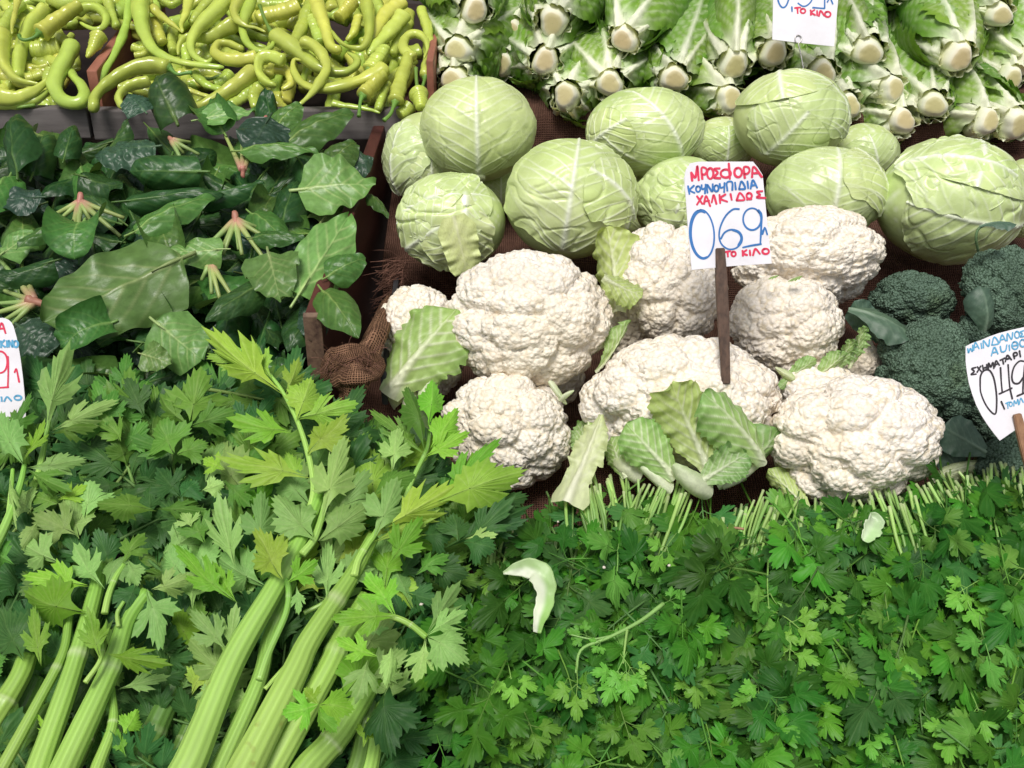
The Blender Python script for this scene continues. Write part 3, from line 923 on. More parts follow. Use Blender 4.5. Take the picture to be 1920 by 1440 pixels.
def butt_mesh(seed):
    g = np.random.default_rng(seed)
    n = 26
    a = np.linspace(0, 2 * np.pi, n, endpoint=False)
    wob = 1 + 0.10 * np.cos(2 * a + g.uniform(0, 6)) + 0.07 * np.cos(3 * a + g.uniform(0, 6)) + .02 * np.cos(7 * a)
    prof = [(0.02, -.03), (.5, -.02), (.84, 0.0), (.96, .07), (1.14, .28), (1.32, .75), (1.50, 1.5), (1.55, 2.6)]
    cols = [(.58, .50, .25), (.58, .50, .25), (.64, .57, .33), (.76, .72, .54), (.80, .80, .64), (.78, .79, .60), (.70, .74, .48), (.5, .6, .3)]
    v = np.concatenate([np.stack([r * wob * np.cos(a), r * wob * np.sin(a), np.full(n, z) + 0.03 * g.normal(size=n) * (r > .5)], -1) for r, z in prof])
    c = np.concatenate([np.tile(q, (n, 1)) for q in cols])
    return mesh('butt', v, grid_faces(len(prof), n, True), M_BUTT, c)


BUTTS = [butt_mesh(s) for s in range(4)]
let_d = lerp_tab([(-100, 1.80), (0, 1.795), (120, 1.80), (245, 1.80)])


def romaine(px, py, lean, label, seed, size=1.0, up=0.45, flare=0.5, n_out=9, back=0.0):
    """butt at the pixel; the head runs back and up, leaning sideways by lean"""
    g = random.Random(seed * 7 + 3)
    B = P(px, py, let_d(py) + back)
    r = thing('romaine_lettuce', label, 'romaine lettuce', B, 'romaine lettuces stacked butt end out')
    A = unit(RT * lean * 1.6 + UP * (up - .12) + FW * 0.8)
    e1 = unit(np.cross(A, [0, 0, 1])); e2 = np.cross(e1, A)      # e2 points mostly up
    rb = 0.0165 * size
    M = np.eye(4); M[:3, 0] = e1 * rb; M[:3, 1] = e2 * rb; M[:3, 2] = A * rb
    obj('butt', BUTTS[seed % 4], r, Matrix(M.tolist()))
    for k in range(n_out):
        a = 2 * math.pi * k / n_out + g.uniform(-.25, .25) + seed
        rad = e1 * math.cos(a) + e2 * math.sin(a)
        uq = float(np.dot(rad, UP))
        Lf = size * g.uniform(.15, .23) * (1 if uq > -.2 else .75)
        fl = flare * (.25 + .62 * max(0.0, uq + .35)) * g.uniform(.7, 1.25)
        base = B + rad * rb * 1.12 + A * rb * g.uniform(.45, 1.0)
        tip = base + (A * (1 - 0.25 * fl) + rad * fl) * Lf + RT * g.uniform(-.03, .03)
        nrm = unit(rad + A * -0.35 * fl)
        obj('outer_leaf', LLEAF[g.randrange(6)], r, leafM(base, tip, nrm, size * g.uniform(.115, .16), B, zs=.16 * size))
    for k in range(4):
        a = g.uniform(0, 6.28)
        rad = e1 * math.cos(a) + e2 * math.sin(a)
        base = B + A * rb * 1.0 + rad * rb * .5
        tip = base + (A + rad * .16) * size * g.uniform(.18, .25)
        o = obj('inner_leaf', LLEAF[g.randrange(6)], r, leafM(base, tip, rad, size * .10, B, zs=.14 * size))
    return r


ROM = [(893, 20, -.10, 'romaine with broad pale ribs highest beside the pepper crate', .50, .5),
       (1036, 44, .06, 'romaine with upright leaves highest above the round white-veined cabbage', .55, .42),
       (1167, 76, .16, 'romaine with tall outer leaves and white patch on its rib', .55, .45),
       (855, 93, .10, 'romaine with a splayed rib and reddish mark on its cut end', .35, .62),
       (1022, 114, .02, 'romaine with flared ribs in the middle row over the dark gap', .35, .65),
       (1059, 178, .10, 'small romaine lowest over the burlap with a hole in its leaf', .25, .8),
       (1144, 157, .02, 'romaine with two wide white ribs beside the low holed one', .40, .6),
       (1266, 149, .0, 'romaine with a round cut end above the oval cabbage', .45, .55),
       (1379, 125, .02, 'largest-leaved romaine with one long curved rib', .65, .42),
       (1374, 184, -.10, 'low romaine tucked below the largest-leaved one', .25, .62),
       (1546, 137, .02, 'romaine half hidden behind the smooth upper cabbage under the card', .45, .5),
       (1631, 102, .02, 'romaine with smooth wide leaves beside the clipped card', .62, .38),
       (1803, 111, -.02, 'glossy romaine with tall white-edged ribs', .62, .38),
       (1681, 166, -.15, 'romaine with fat white ribs splayed sideways', .30, .7),
       (1698, 225, -.06, 'low romaine resting on the burlap with a wide cut end', .25, .6),
       (1753, 198, .10, 'romaine with jagged leaf edges beside the low ones', .40, .55),
       (1859, 227, -.12, 'romaine with browned cut edge resting on the burlap', .25, .6),
       (1914, 236, -.10, 'romaine with long pale ribs cut by the photo edge', .55, .35),
       (1596, 198, -.08, 'narrow romaine squeezed beside the smooth upper cabbage', .35, .45),
       (847, 150, .12, 'romaine whose cut end hides behind the fan-veined cabbage', .35, .6),
       (1455, 100, .02, 'romaine mostly hidden beneath the clipped card', .45, .5)]
for i, (x, y, lean, lab, up, fl) in enumerate(ROM):
    romaine(x, y, lean, lab, i, size=1.12 if fl < .43 else 1.0, up=up, flare=fl)
for i, (x, y, lean) in enumerate([(960, -30, 0), (1100, -25, .05), (1235, 20, 0), (1300, -30, 0), (1440, -30, 0), (1540, -40, 0), (1710, -20, 0), (1880, 30, 0), (1930, 120, 0), (1200, 130, .2), (960, 60, .1), (1870, -40, 0), (1900, 150, 0), (940, 120, .1)]):
    romaine(x, y, lean, 'romaine buried deep in the stack showing only leaves', 40 + i, size=1.0, up=.5, flare=.5, back=.09, n_out=7)

# ------------------------------------------------------------------ white cabbages
VIEW = np.stack([RT, UP, -FW], 1)        # columns: across, up the picture, toward the viewer


def fan_veins(phi, y, seed, k0=-2, nk=9, step=0.20, wk=0.0115, slope=0.75):
    g = np.random.default_rng(seed)
    ay = np.abs(y)
    mid = np.exp(-(y / (0.035 * np.clip(1.25 - phi / 2.2, 0.25, 1.3) + 0.012)) ** 2)
    V = np.zeros_like(phi)
    for sg in (-1, 1):
        for k in range(k0, nk):
            pk = 0.30 + k * step + (sg > 0) * step * 0.5 + g.uniform(-.04, .04)
            sl = slope + (0.55 if k < 0 else 0) * (-k) * 0.35 + g.uniform(-.05, .05)
            cv = pk + sl * ay + 0.10 * ay * ay + 0.02 * np.sin(ay * g.uniform(5, 9) + g.uniform(0, 6))
            d = (phi - cv) / math.sqrt(1 + sl * sl)
            wd = wk * g.uniform(.7, 1.25) * np.clip(1.25 - 0.6 * ay, .35, 1.2)
            V = np.maximum(V, np.exp(-(d / wd) ** 2) * (np.sign(y) == sg) * np.clip(1.15 - 0.45 * ay, 0.1, 1))
            # one fork per vein
            yk = g.uniform(.25, .55)
            cv2 = cv - (ay - yk) * g.uniform(.35, .6)
            d2 = (phi - cv2) / 1.2
            V = np.maximum(V, 0.6 * np.exp(-(d2 / (wd * .7)) ** 2) * (np.sign(y) == sg) * (ay > yk) * np.clip(1.3 - 0.7 * ay, 0, 1))
    return mid, V


C_GREEN = np.array((0.42, 0.56, 0.155))
C_PALE = np.array((0.60, 0.69, 0.33))
C_VEIN = np.array((0.82, 0.86, 0.71))


def cabbage_cols(phi, y, mid, V, n1, n2, pale):
    e = np.clip(0.24 + 0.25 * phi / 2 + 0.2 * n1 - pale, 0, 1)[:, None]
    c = C_PALE * (1 - e) + C_GREEN * e
    c = c * (1 + 0.05 * n2[:, None])
    k = np.clip(np.maximum(mid, V * .8), 0, 1)[:, None] * 0.85
    c = c * (1 - k) + C_VEIN * k
    return np.clip(c, 0, 1)


def cab_leaf(s, t, phimax, psi0, layer, seed, pale=0.1, wrinkle=0.5, curl=1.0, nu=130, nv=120, phi0=0.10):
    s = unit(s); t = unit(np.asarray(t, float) - s * np.dot(s, t)); b = np.cross(s, t)
    u = np.linspace(0, 1, nu); v = np.linspace(-1, 1, nv)
    Uu, Vv = np.meshgrid(u, v, indexing='ij')
    phi = phi0 + (phimax - phi0) * Uu
    pr = np.sqrt(np.clip(1 - np.clip((Uu - 0.42) / 0.585, 0, 1) ** 2.6, 0, 1)) * (0.75 + 0.25 * smooth(0, .4, Uu))
    g = np.random.default_rng(seed)
    edge = 1 + 0.05 * np.sin(Uu * g.uniform(9, 15) + 3 * np.sign(Vv) + seed) + 0.03 * np.sin(Uu * g.uniform(25, 40) + np.sign(Vv))
    psi = Vv * psi0 * pr * edge
    y = psi * np.sin(phi)
    mid, V = fan_veins(phi, y, seed)
    d = (np.cos(phi)[..., None] * s + np.sin(phi)[..., None] * (np.cos(psi)[..., None] * t + np.sin(psi)[..., None] * b)).reshape(-1, 3)
    n1 = wav(d, seed + 1, 3.2); n2 = wav(d, seed + 2, 9); n3 = wav(d, seed + 3, 22)
    # creases: folds that follow the leaf
    cre = np.abs(wav(d * np.array([1, 1, 1]) + .12 * n2[:, None], seed + 4, 8))
    rim = (np.maximum(np.abs(Vv) ** 10, Uu ** 14) * curl).ravel()
    r = 1 + layer + 0.020 * mid.ravel() + 0.009 * V.ravel() + 0.012 * n1 + (wrinkle + .15) * (0.014 * n2 * 0.8 + 0.010 * n3 * 0.7 - 0.024 * np.exp(-(cre / .18) ** 2))
    r = r + rim * (0.009 + 0.007 * n2) * (0.5 + wrinkle * .7) - 0.012 * (np.abs(Vv) ** 3).ravel() * (1 - rim)
    net = np.exp(-(np.abs(wav(d + .04 * n3[:, None], seed + 6, 13)) / .07) ** 2) * .30 + np.exp(-(np.abs(wav(d, seed + 7, 24)) / .09) ** 2) * .16
    Vr = np.clip(np.maximum(V.ravel() * (.75 + .35 * n2), net), 0, 1)
    r = r + .0022 * net
    c = cabbage_cols(phi.ravel(), y.ravel(), mid.ravel(), Vr, n1, n2, pale)
    return d * r[:, None], grid_faces(nu, nv), c


def cabbage(px, py, wpx, hpx, d, label, seed, stem, leaves, pale=0.1, wrinkle=0.4, roll=0.0, stub=False):
    """stem and leaf directions in view axes (across, up, toward the viewer)"""
    B = P(px, py, d)
    rx, ry = wpx / 2 / FPX * d, hpx / 2 / FPX * d
    rz = 0.5 * (rx + ry)
    cr, sr = math.cos(roll), math.sin(roll)
    Rl = np.array([[cr, -sr, 0], [sr, cr, 0], [0, 0, 1]])
    A = VIEW @ Rl @ np.diag([rx, ry, rz])
    v, f = icosphere(5)
    s = unit(stem)
    t = unit(np.array([0.15, 0.2, 1.0]) - s * np.dot(s, (0.15, 0.2, 1.0)))
    b = np.cross(s, t)
    phi = np.arccos(np.clip(v @ s, -1, 1)); psi = np.arctan2(v @ b, v @ t)
    y = psi * np.sin(phi)
    mid, V = fan_veins(phi, y, seed + 50)
    n1 = wav(v, seed + 51, 3.2); n2 = wav(v, seed + 52, 9)
    r = 0.985 + 0.01 * n1 + 0.008 * mid + 0.004 * V + 0.006 * n2
    c = cabbage_cols(phi, y, mid, V, n1, n2, pale + .05)
    Bf = B
    o = tag(obj('white_cabbage', mesh('white_cabbage', (v * r[:, None]) @ A.T, f, M_CABB, c), loc=Bf), label, 'cabbage', 'white cabbages piled on the burlap step')
    for k, (ls, lt, pm, ps, lay) in enumerate(leaves):
        v, f, c = cab_leaf(ls, lt, pm, ps, lay, seed * 13 + k, pale, wrinkle)
        obj('wrapper_leaf', mesh('wrapper_leaf', v @ A.T, f, M_CABB, c), o)
    if stub:
        c0 = A @ (s * 0.93); c1 = A @ (s * 1.07 + np.array([0, 0, .02]))
        v, f = tube(catmull([c0, c1], 5), np.array([.016, .0155, .015, .0145, .013]) * .7, 14)
        obj('stem_stub', mesh('stem_stub', v, f, M_CABB, np.full((len(v), 3), 1.0) * np.array([.68, .72, .48])), o)
    return o


F_ = (0, 0, 1)
cabbage(1355, 272, 120, 105, 1.755, 'cabbage peeping out behind the gap between two upper cabbages', 20, (0, -1, .2), [((0, -1, .1), F_, 1.9, 1.4, .02)])
cabbage(1618, 288, 130, 112, 1.735, 'cabbage half hidden behind the smooth one above the creased fan', 21, (.3, -1, .2), [((.3, -1, .1), F_, 1.9, 1.4, .02)])
cabbage(795, 298, 152, 172, 1.70, 'cabbage leaning on the red board behind the fan-veined one', 1, (.1, -1, .1),
        [((.15, -1, .0), (.2, .2, 1), 2.0, 1.2, .018), ((-.5, -.9, .2), (-.6, .2, .7), 1.8, 1.1, .035)], pale=.25, wrinkle=.9)
cabbage(940, 352, 90, 90, 1.72, 'small shaded cabbage glimpsed between three bigger ones', 22, (0, -1, 0), [((0, -1, .2), F_, 1.9, 1.4, .02)])
cabbage(1235, 392, 150, 150, 1.72, 'cabbage hidden in the dark gap under the oval cabbage', 23, (0, -1, 0), [((0, -1, .2), F_, 1.9, 1.4, .02)])
cabbage(897, 244, 214, 192, 1.635, 'round cabbage with a straight white midrib fanning upward', 2, (0.02, -.96, .27),
        [((.02, -.96, .27), F_, 2.35, 1.55, .022)], wrinkle=.35, pale=.14, stub=True)
cabbage(1208, 247, 224, 160, 1.66, 'oval cabbage with pale veins meeting at its lower corner', 3, (.55, -.8, .25),
        [((.6, -.72, .0), (-.9, .2, .5), 1.9, 1.0, .020), ((.55, -.8, .25), (.05, .3, 1), 2.1, 1.15, .030), ((-.9, -.45, .1), (-.2, .1, 1), 1.15, .9, .036)], wrinkle=.35, pale=.08)
cabbage(1482, 225, 214, 176, 1.66, 'smooth cabbage with a crossing leaf edge below the clipped card', 4, (-.55, -.75, .2),
        [((.8, -.5, .2), (.2, .8, .6), 1.9, 1.3, .020), ((-.5, -.8, .25), (.2, .1, 1), 1.25, 1.25, .032), ((-.2, .95, .1), (-.3, -.2, 1), 1.25, 1.5, .027)], wrinkle=.4, pale=.14)
cabbage(1918, 372, 80, 150, 1.60, 'cabbage cut off by the photo edge beside the biggest cabbage', 5, (.2, -1, .2), [((.2, -1, .2), F_, 1.9, 1.4, .02)])
cabbage(1280, 378, 184, 168, 1.60, 'crumpled cabbage behind the 069 price card', 6, (-.3, -.95, .1),
        [((-.3, -.95, .1), (-.1, .2, 1), 2.1, 1.4, .02), ((.4, -.9, .3), F_, 1.6, 1.2, .034)], wrinkle=1.3)
cabbage(1548, 362, 222, 172, 1.575, 'cabbage with veins radiating like a shell behind the cauliflower', 7, (-.10, -.84, .52),
        [((-.10, -.84, .52), (0, .6, 1), 2.0, 1.9, .022), ((.7, -.6, .3), (.6, .4, .5), 1.7, 1.1, .036)], wrinkle=.5, pale=.14)
cabbage(846, 418, 208, 180, 1.545, 'yellowish wrinkled cabbage with a torn flap hanging down', 8, (-.85, -.35, .3),
        [((-.9, -.1, .2), (.2, .5, 1), 2.2, 1.1, .020), ((-.8, -.6, .2), (-.1, -.2, 1), 1.7, 1.2, .034), ((.3, .5, .9), (.0, -1, .2), 1.65, 0.75, .044)], wrinkle=1.7, pale=.10)
cabbage(1069, 375, 246, 222, 1.535, 'big cabbage with a curved midrib between wrinkled and oval ones', 9, (-.18, -.9, .36),
        [((.7, -.7, .2), (.7, .4, .6), 1.9, 1.1, .018), ((-.18, -.9, .36), (.05, .4, 1), 2.3, 1.35, .030), ((.9, -.45, .15), (.3, .3, 1), 1.35, .85, .040)], wrinkle=.75, pale=.08, roll=.06)
cabbage(1780, 380, 270, 228, 1.555, 'biggest cabbage with a torn outer leaf at the far end of the row', 10, (.93, -.25, .28),
        [((.93, -.25, .28), (-.1, -.5, 1), 2.1, 1.2, .016), ((-.8, .3, .2), (.2, .5, 1), 1.75, 1.15, .032), ((.2, .98, .1), (-.1, -.2, 1), 1.45, 1.6, .035)], wrinkle=.9, pale=.06, roll=-.12)
# the torn flap of the wrinkled cabbage
flapm = blade('torn_flap', M_CABB, lambda q: float(np.interp(q, [0, .2, .6, .85, 1], [.5, .9, .8, .75, .45])), 34, 25, bend=.4, ruffle=.05, rfreq=8, seed=31, rib=(.1, .02), rib_h=.02,
              c_in=(.55, .62, .27), c_out=(.48, .58, .22), c_rib=(.66, .7, .42), veins=6, vein_w=.03, vein_amt=.4)
pc = bpy.data.objects['white_cabbage']
pc = [o for o in bpy.data.objects if o.get('label', '').startswith('yellowish wrinkled')][0]
obj('torn_flap', flapm, pc, leafM(P(850, 405, 1.455), P(876, 516, 1.485), -FW * .8 + UP * .5, .062, pc.location))


# ------------------------------------------------------------------ cauliflowers and broccoli
def fib(n, g, jit):
    i = np.arange(n) + .5
    th = np.arccos(1 - 2 * i / n); ph = i * 2.399963
    p = np.stack([np.sin(th) * np.cos(ph), np.sin(th) * np.sin(ph), np.cos(th)], -1)
    p += g.normal(size=p.shape) * jit
    return p / np.linalg.norm(p, axis=1)[:, None]


def domes(d, n, g, jit, power=0.5, wamp=0.3):
    c = fib(n, g, jit * math.sqrt(4 * math.pi / n))
    sp2 = 4 * math.pi / n
    w_ = 1 + g.uniform(-wamp, wamp, n)
    c32 = c.astype(np.float32); wi = (1 / w_).astype(np.float32)
    best = np.empty(len(d)); sec = np.empty(len(d)); idx = np.empty(len(d), int)
    for a in range(0, len(d), 8192):
        q = (2 - 2 * (d[a:a + 8192].astype(np.float32) @ c32.T)) * wi
        j = q.argmin(1)
        idx[a:a + 8192] = j
        k = np.arange(len(q))
        best[a:a + 8192] = q[k, j]
        q[k, j] = 9
        sec[a:a + 8192] = q.min(1)
    h = np.sqrt(np.clip(1 - best / (sp2 * 0.50), 0.0, 1))
    gap = (np.sqrt(np.maximum(sec, 0)) - np.sqrt(np.maximum(best, 0))) / math.sqrt(sp2)
    return h, idx, gap


def curd(seed, radii, levels, sub=6, low=0.06, cut=-0.55):
    g = np.random.default_rng(seed)
    v, f = icosphere(sub)
    keep = v[:, 2] > cut
    fk = keep[f].all(1)
    f = f[fk]
    used = np.unique(f)
    mp = -np.ones(len(v), int); mp[used] = np.arange(len(used))
    v = v[used]; f = mp[f]
    d = v + 0.05 * np.stack([wav(v, seed + k, 5) for k in range(3)], -1)
    d /= np.linalg.norm(d, axis=1)[:, None]
    r = 1 + low * wav(v, seed + 4, 2.4)
    for n, amp, jit, wa in levels:
        h, idx, gap = domes(d, n, g, jit, wamp=wa)
        lift = g.normal(size=n)[idx] * (0.20 if n < 200 else .10) * amp
        r = r + amp * (h - 1) + lift * h - amp * .36 * np.exp(-(gap / .13) ** 2)
    return v * r[:, None] * np.asarray(radii), f, v


def cauliflower(px, py, wpx, hpx, d, label, seed, roll=0.0, sub=6, tone=0.0, tilt=(0, 0)):
    B = P(px, py, d)
    rx, ry = 1.04 * wpx / 2 / FPX * d, 1.06 * hpx / 2 / FPX * d
    rz = 0.45 * (rx + ry)
    g = np.random.default_rng(seed)
    n1 = int(22 + g.integers(0, 8))
    v, f, u = curd(seed, (rx * 1.05, ry * 1.05, rz), [(n1, .115, .30, .5), (110, .050, .32, .6), (1700, .034, .36, .6)], sub)
    cr, sr = math.cos(roll), math.sin(roll)
    v = v @ np.array([[cr, -sr, 0], [sr, cr, 0], [0, 0, 1]]).T @ VIEW.T
    n = wav(u, seed + 20, 3.0)[:, None]; n2 = wav(u, seed + 21, 9)[:, None]
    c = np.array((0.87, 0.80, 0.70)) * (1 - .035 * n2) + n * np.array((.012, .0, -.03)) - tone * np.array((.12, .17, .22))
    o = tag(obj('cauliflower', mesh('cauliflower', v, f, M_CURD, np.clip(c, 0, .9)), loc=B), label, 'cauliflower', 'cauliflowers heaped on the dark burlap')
    return o


CAULI = {}
for key, (x, y, wp, hp, d, lab, rl, sub, tone) in dict(
        top=(992, 600, 306, 236, 1.375, 'large cauliflower with a bruised spot crowning the pile', .04, 6, .0),
        leafy=(792, 645, 160, 200, 1.42, 'cauliflower half covered by its own wide green leaf', .2, 6, .05),
        low=(950, 800, 236, 206, 1.335, 'cauliflower beneath the crowning one with celery over its corner', -.25, 6, .03),
        rib=(1252, 528, 205, 214, 1.46, 'tall cauliflower with a yellow-green leaf on its side under the card', .1, 6, .02),
        far=(1512, 486, 288, 172, 1.475, 'broad cauliflower at the back behind the 069 card', .05, 6, .0),
        mid=(1478, 606, 222, 182, 1.40, 'rounded cauliflower beside the wooden stick with leaves below it', .05, 6, .03),
        dressed=(1287, 748, 342, 240, 1.305, 'cauliflower wearing a skirt of curled pale leaves', .0, 6, .0),
        front=(1612, 826, 324, 232, 1.265, 'whitest cauliflower touching the parsley stalks and broccoli', .12, 6, -.02),
        behind=(1535, 735, 150, 100, 1.345, 'cauliflower showing only its crown behind the whitest one', .0, 5, .05),
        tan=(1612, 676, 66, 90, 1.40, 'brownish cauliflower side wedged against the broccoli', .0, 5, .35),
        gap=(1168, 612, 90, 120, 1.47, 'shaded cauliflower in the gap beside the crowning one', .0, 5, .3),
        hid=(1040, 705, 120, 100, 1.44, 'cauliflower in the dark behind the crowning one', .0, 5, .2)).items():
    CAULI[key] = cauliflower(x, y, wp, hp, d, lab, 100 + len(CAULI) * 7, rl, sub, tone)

cl_prof = lambda q: float(np.interp(q, [0, .1, .3, .55, .8, .93, 1], [.24, .30, .62, .95, .92, .6, .08]))
CLEAF = [blade('leaf', M_CLEAF, cl_prof, 70, 45, bend=b, cup=cu, ruffle=ru, rfreq=7 + s, seed=200 + s, rib=(.17, .02), rib_h=.05, c_in=ci, c_out=co,
               c_rib=(.72, .77, .54), veins=6, vein_w=.013, vein_amt=.95, slope=.9, blister=.012, jag=.09, pale_base=.25, base_rib=.5)
         for s, (b, cu, ru, ci, co) in enumerate([
             (.5, .8, .05, (.34, .49, .15), (.19, .37, .085)), (.9, 1.2, .075, (.38, .53, .17), (.16, .34, .08)),
             (-.6, .9, .07, (.50, .60, .22), (.38, .52, .14)), (1.5, 1.4, .04, (.58, .63, .38), (.42, .54, .22)),
             (.2, -.6, .07, (.36, .5, .18), (.16, .33, .08))])]
cs_prof = lambda q: float(np.interp(q, [0, .2, .5, .8, 1], [.7, .8, .75, .5, .2]))
CRIB = [blade('thick_rib', M_CLEAF, cs_prof, 26, 15, bend=b, cup=1.5, ruffle=.02, seed=230 + s, rib=(.9, .4), rib_h=.05, c_in=(.58, .66, .42), c_out=(.40, .54, .22), c_rib=(.68, .73, .52),
              veins=4, vein_amt=.3, base_rib=.3) for s, b in enumerate((.9, 1.5))]


def cleaf(o, m, b, tip, wpx, db, dt, nrm, name='leaf', lab=None):
    B, T = P(*b, db), P(*tip, dt)
    nv_ = VIEW @ np.asarray(nrm, float)
    q = obj(name, m, o, leafM(B, T, nv_, wpx / FPX * db, o.location))
    if lab:
        q['label'] = lab
    return q


# leaves in view axes: normal (across, up, toward the viewer)
c = CAULI['leafy']
cleaf(c, CLEAF[0], (728, 742), (856, 580), 172, 1.33, 1.345, (-.15, .2, 1))
cleaf(c, CLEAF[0], (790, 745), (838, 640), 70, 1.335, 1.34, (.3, .1, 1))
cleaf(c, CRIB[0], (742, 765), (722, 700), 46, 1.36, 1.38, (-.8, 0, .6), 'thick_rib')
cleaf(c, CRIB[0], (770, 770), (762, 712), 50, 1.33, 1.345, (0, -.2, 1), 'thick_rib')
c = CAULI['rib']
cleaf(c, CLEAF[2], (1160, 588), (1138, 425), 118, 1.40, 1.43, (-.5, .1, .9), lab='yellow-green folded leaf')
cleaf(c, CLEAF[2], (1130, 520), (1205, 555), 66, 1.375, 1.372, (.1, .4, 1))
c = CAULI['top']
cleaf(c, CLEAF[1], (1118, 698), (1178, 600), 40, 1.36, 1.355, (.6, -.2, .8))
cleaf(c, CRIB[1], (1030, 715), (1062, 758), 20, 1.30, 1.31, (0, -.4, 1), 'thick_rib', 'shrivelled yellow leaf stalk')
cleaf(c, CRIB[1], (1048, 750), (1076, 732), 18, 1.305, 1.30, (0, .6, 1), 'thick_rib')
c = CAULI['mid']
for b, t, wp, k, nm in [((1470, 712), (1530, 672), 36, 0, (0, -.3, 1)), ((1520, 712), (1585, 660), 44, 1, (.2, -.2, 1)), ((1560, 700), (1600, 635), 40, 4, (.4, 0, 1)),
                        ((1540, 700), (1556, 738), 30, 1, (0, .2, 1)), ((1592, 690), (1618, 610), 44, 4, (.6, .1, .8)), ((1482, 705), (1462, 728), 20, 0, (0, 0, 1)),
                        ((1455, 690), (1490, 712), 24, 3, (0, -.2, 1)), ((1478, 528), (1505, 517), 16, 0, (0, .8, .5)), ((1440, 524), (1460, 516), 14, 0, (0, .8, .5))]:
    cleaf(c, CLEAF[k], b, t, wp, 1.335, 1.32, nm)
c = CAULI['dressed']
cleaf(c, CLEAF[2], (1332, 886), (1258, 718), 128, 1.215, 1.20, (.05, -.1, 1), lab='pale yellow-green leaf standing against the curd')
cleaf(c, CLEAF[1], (1432, 868), (1318, 738), 128, 1.22, 1.20, (.2, .3, 1), lab='bluish green folded leaf')
cleaf(c, CLEAF[0], (1266, 896), (1174, 794), 106, 1.215, 1.215, (-.1, .1, 1))
cleaf(c, CLEAF[1], (1345, 912), (1456, 806), 112, 1.215, 1.25, (.3, -.3, 1))
cleaf(c, CLEAF[4], (1310, 905), (1400, 850), 80, 1.20, 1.205, (.1, .3, 1))
cleaf(c, CRIB[0], (1258, 922), (1188, 856), 46, 1.215, 1.225, (-.1, -.3, 1), 'thick_rib')
cleaf(c, CRIB[1], (1330, 930), (1262, 872), 70, 1.205, 1.20, (.1, -.5, 1), 'thick_rib')
cleaf(c, CRIB[0], (1355, 912), (1430, 860), 60, 1.22, 1.235, (.2, -.6, 1), 'thick_rib')
cleaf(c, CLEAF[0], (1175, 895), (1145, 820), 70, 1.24, 1.26, (-.5, -.1, 1))
cleaf(c, CRIB[0], (1200, 900), (1150, 862), 60, 1.235, 1.25, (-.2, -.5, 1), 'thick_rib')
cleaf(c, CLEAF[0], (1108, 820), (1106, 738), 44, 1.29, 1.33, (-.7, 0, .8))
cleaf(c, CLEAF[4], (1100, 880), (1090, 790), 50, 1.30, 1.33, (-.5, 0, .8))
c = CAULI['front']
cleaf(c, CLEAF[2], (1520, 960), (1440, 880), 52, 1.23, 1.26, (-.2, -.2, 1))
cleaf(c, CLEAF[3], (1745, 900), (1840, 872), 60, 1.28, 1.30, (.2, .5, .8), lab='translucent pale leaf beside the broccoli')
# loose leaf leaning on the burlap beside the dressed cauliflower
b, t = P(1062, 944, 1.185), P(1128, 778, 1.235)
lo = tag(obj('cauliflower_leaf', None, loc=b), 'torn pale cauliflower leaf standing beside the parsley stalks', 'cauliflower leaf')
obj('blade', blade('blade', M_CLEAF, lambda q: float(np.interp(q, [0, .1, .25, .4, .55, .8, 1], [.75, .9, .6, .62, .8, .62, .12])), 46, 25, bend=-.3, cup=.5, ruffle=.07, rfreq=11, seed=250, rib=(.22, .05), rib_h=.05,
                  c_in=(.56, .62, .36), c_out=(.50, .60, .28), c_rib=(.72, .74, .56), veins=6, vein_amt=.5, jag=.07), lo, leafM(b, t, VIEW @ np.array((-.35, .1, 1)), 88 / FPX * 1.2, b))

LV_B = [(9, .16, .3, .4), (60, .07, .35, .5), (420, .035, .4, .5), (3400, .030, .4, .4)]


def broccoli(px, py, wpx, hpx, d, label, seed, roll=0):
    B = P(px, py, d)
    rx, ry = wpx / 2 / FPX * d, hpx / 2 / FPX * d
    v, f, u = curd(seed, (rx * 1.05, ry * 1.05, .45 * (rx + ry)), LV_B, 6, .05, cut=-.3)
    cr, sr = math.cos(roll), math.sin(roll)
    v = v @ np.array([[cr, -sr, 0], [sr, cr, 0], [0, 0, 1]]).T @ VIEW.T
    n = wav(u, seed + 20, 4)[:, None]
    c = np.array((.130, .205, .145)) * (1 + .15 * n)
    o = tag(obj('broccoli', mesh('broccoli', v, f, M_BROC, np.clip(c, 0.005, 1)), loc=B), label, 'broccoli', 'broccoli heads beside the cauliflowers')
    # stalk underneath
    v, f = tube(catmull([VIEW @ np.array([0, -.1 * ry, -.1 * rx]), VIEW @ np.array([0, -.9 * ry, -.9 * rx])], 6), .02, 10)
    obj('stalk', mesh('stalk', v, f, M_STEM, np.full((len(v), 3), 1) * np.array((.18, .27, .10))), o)
    return o


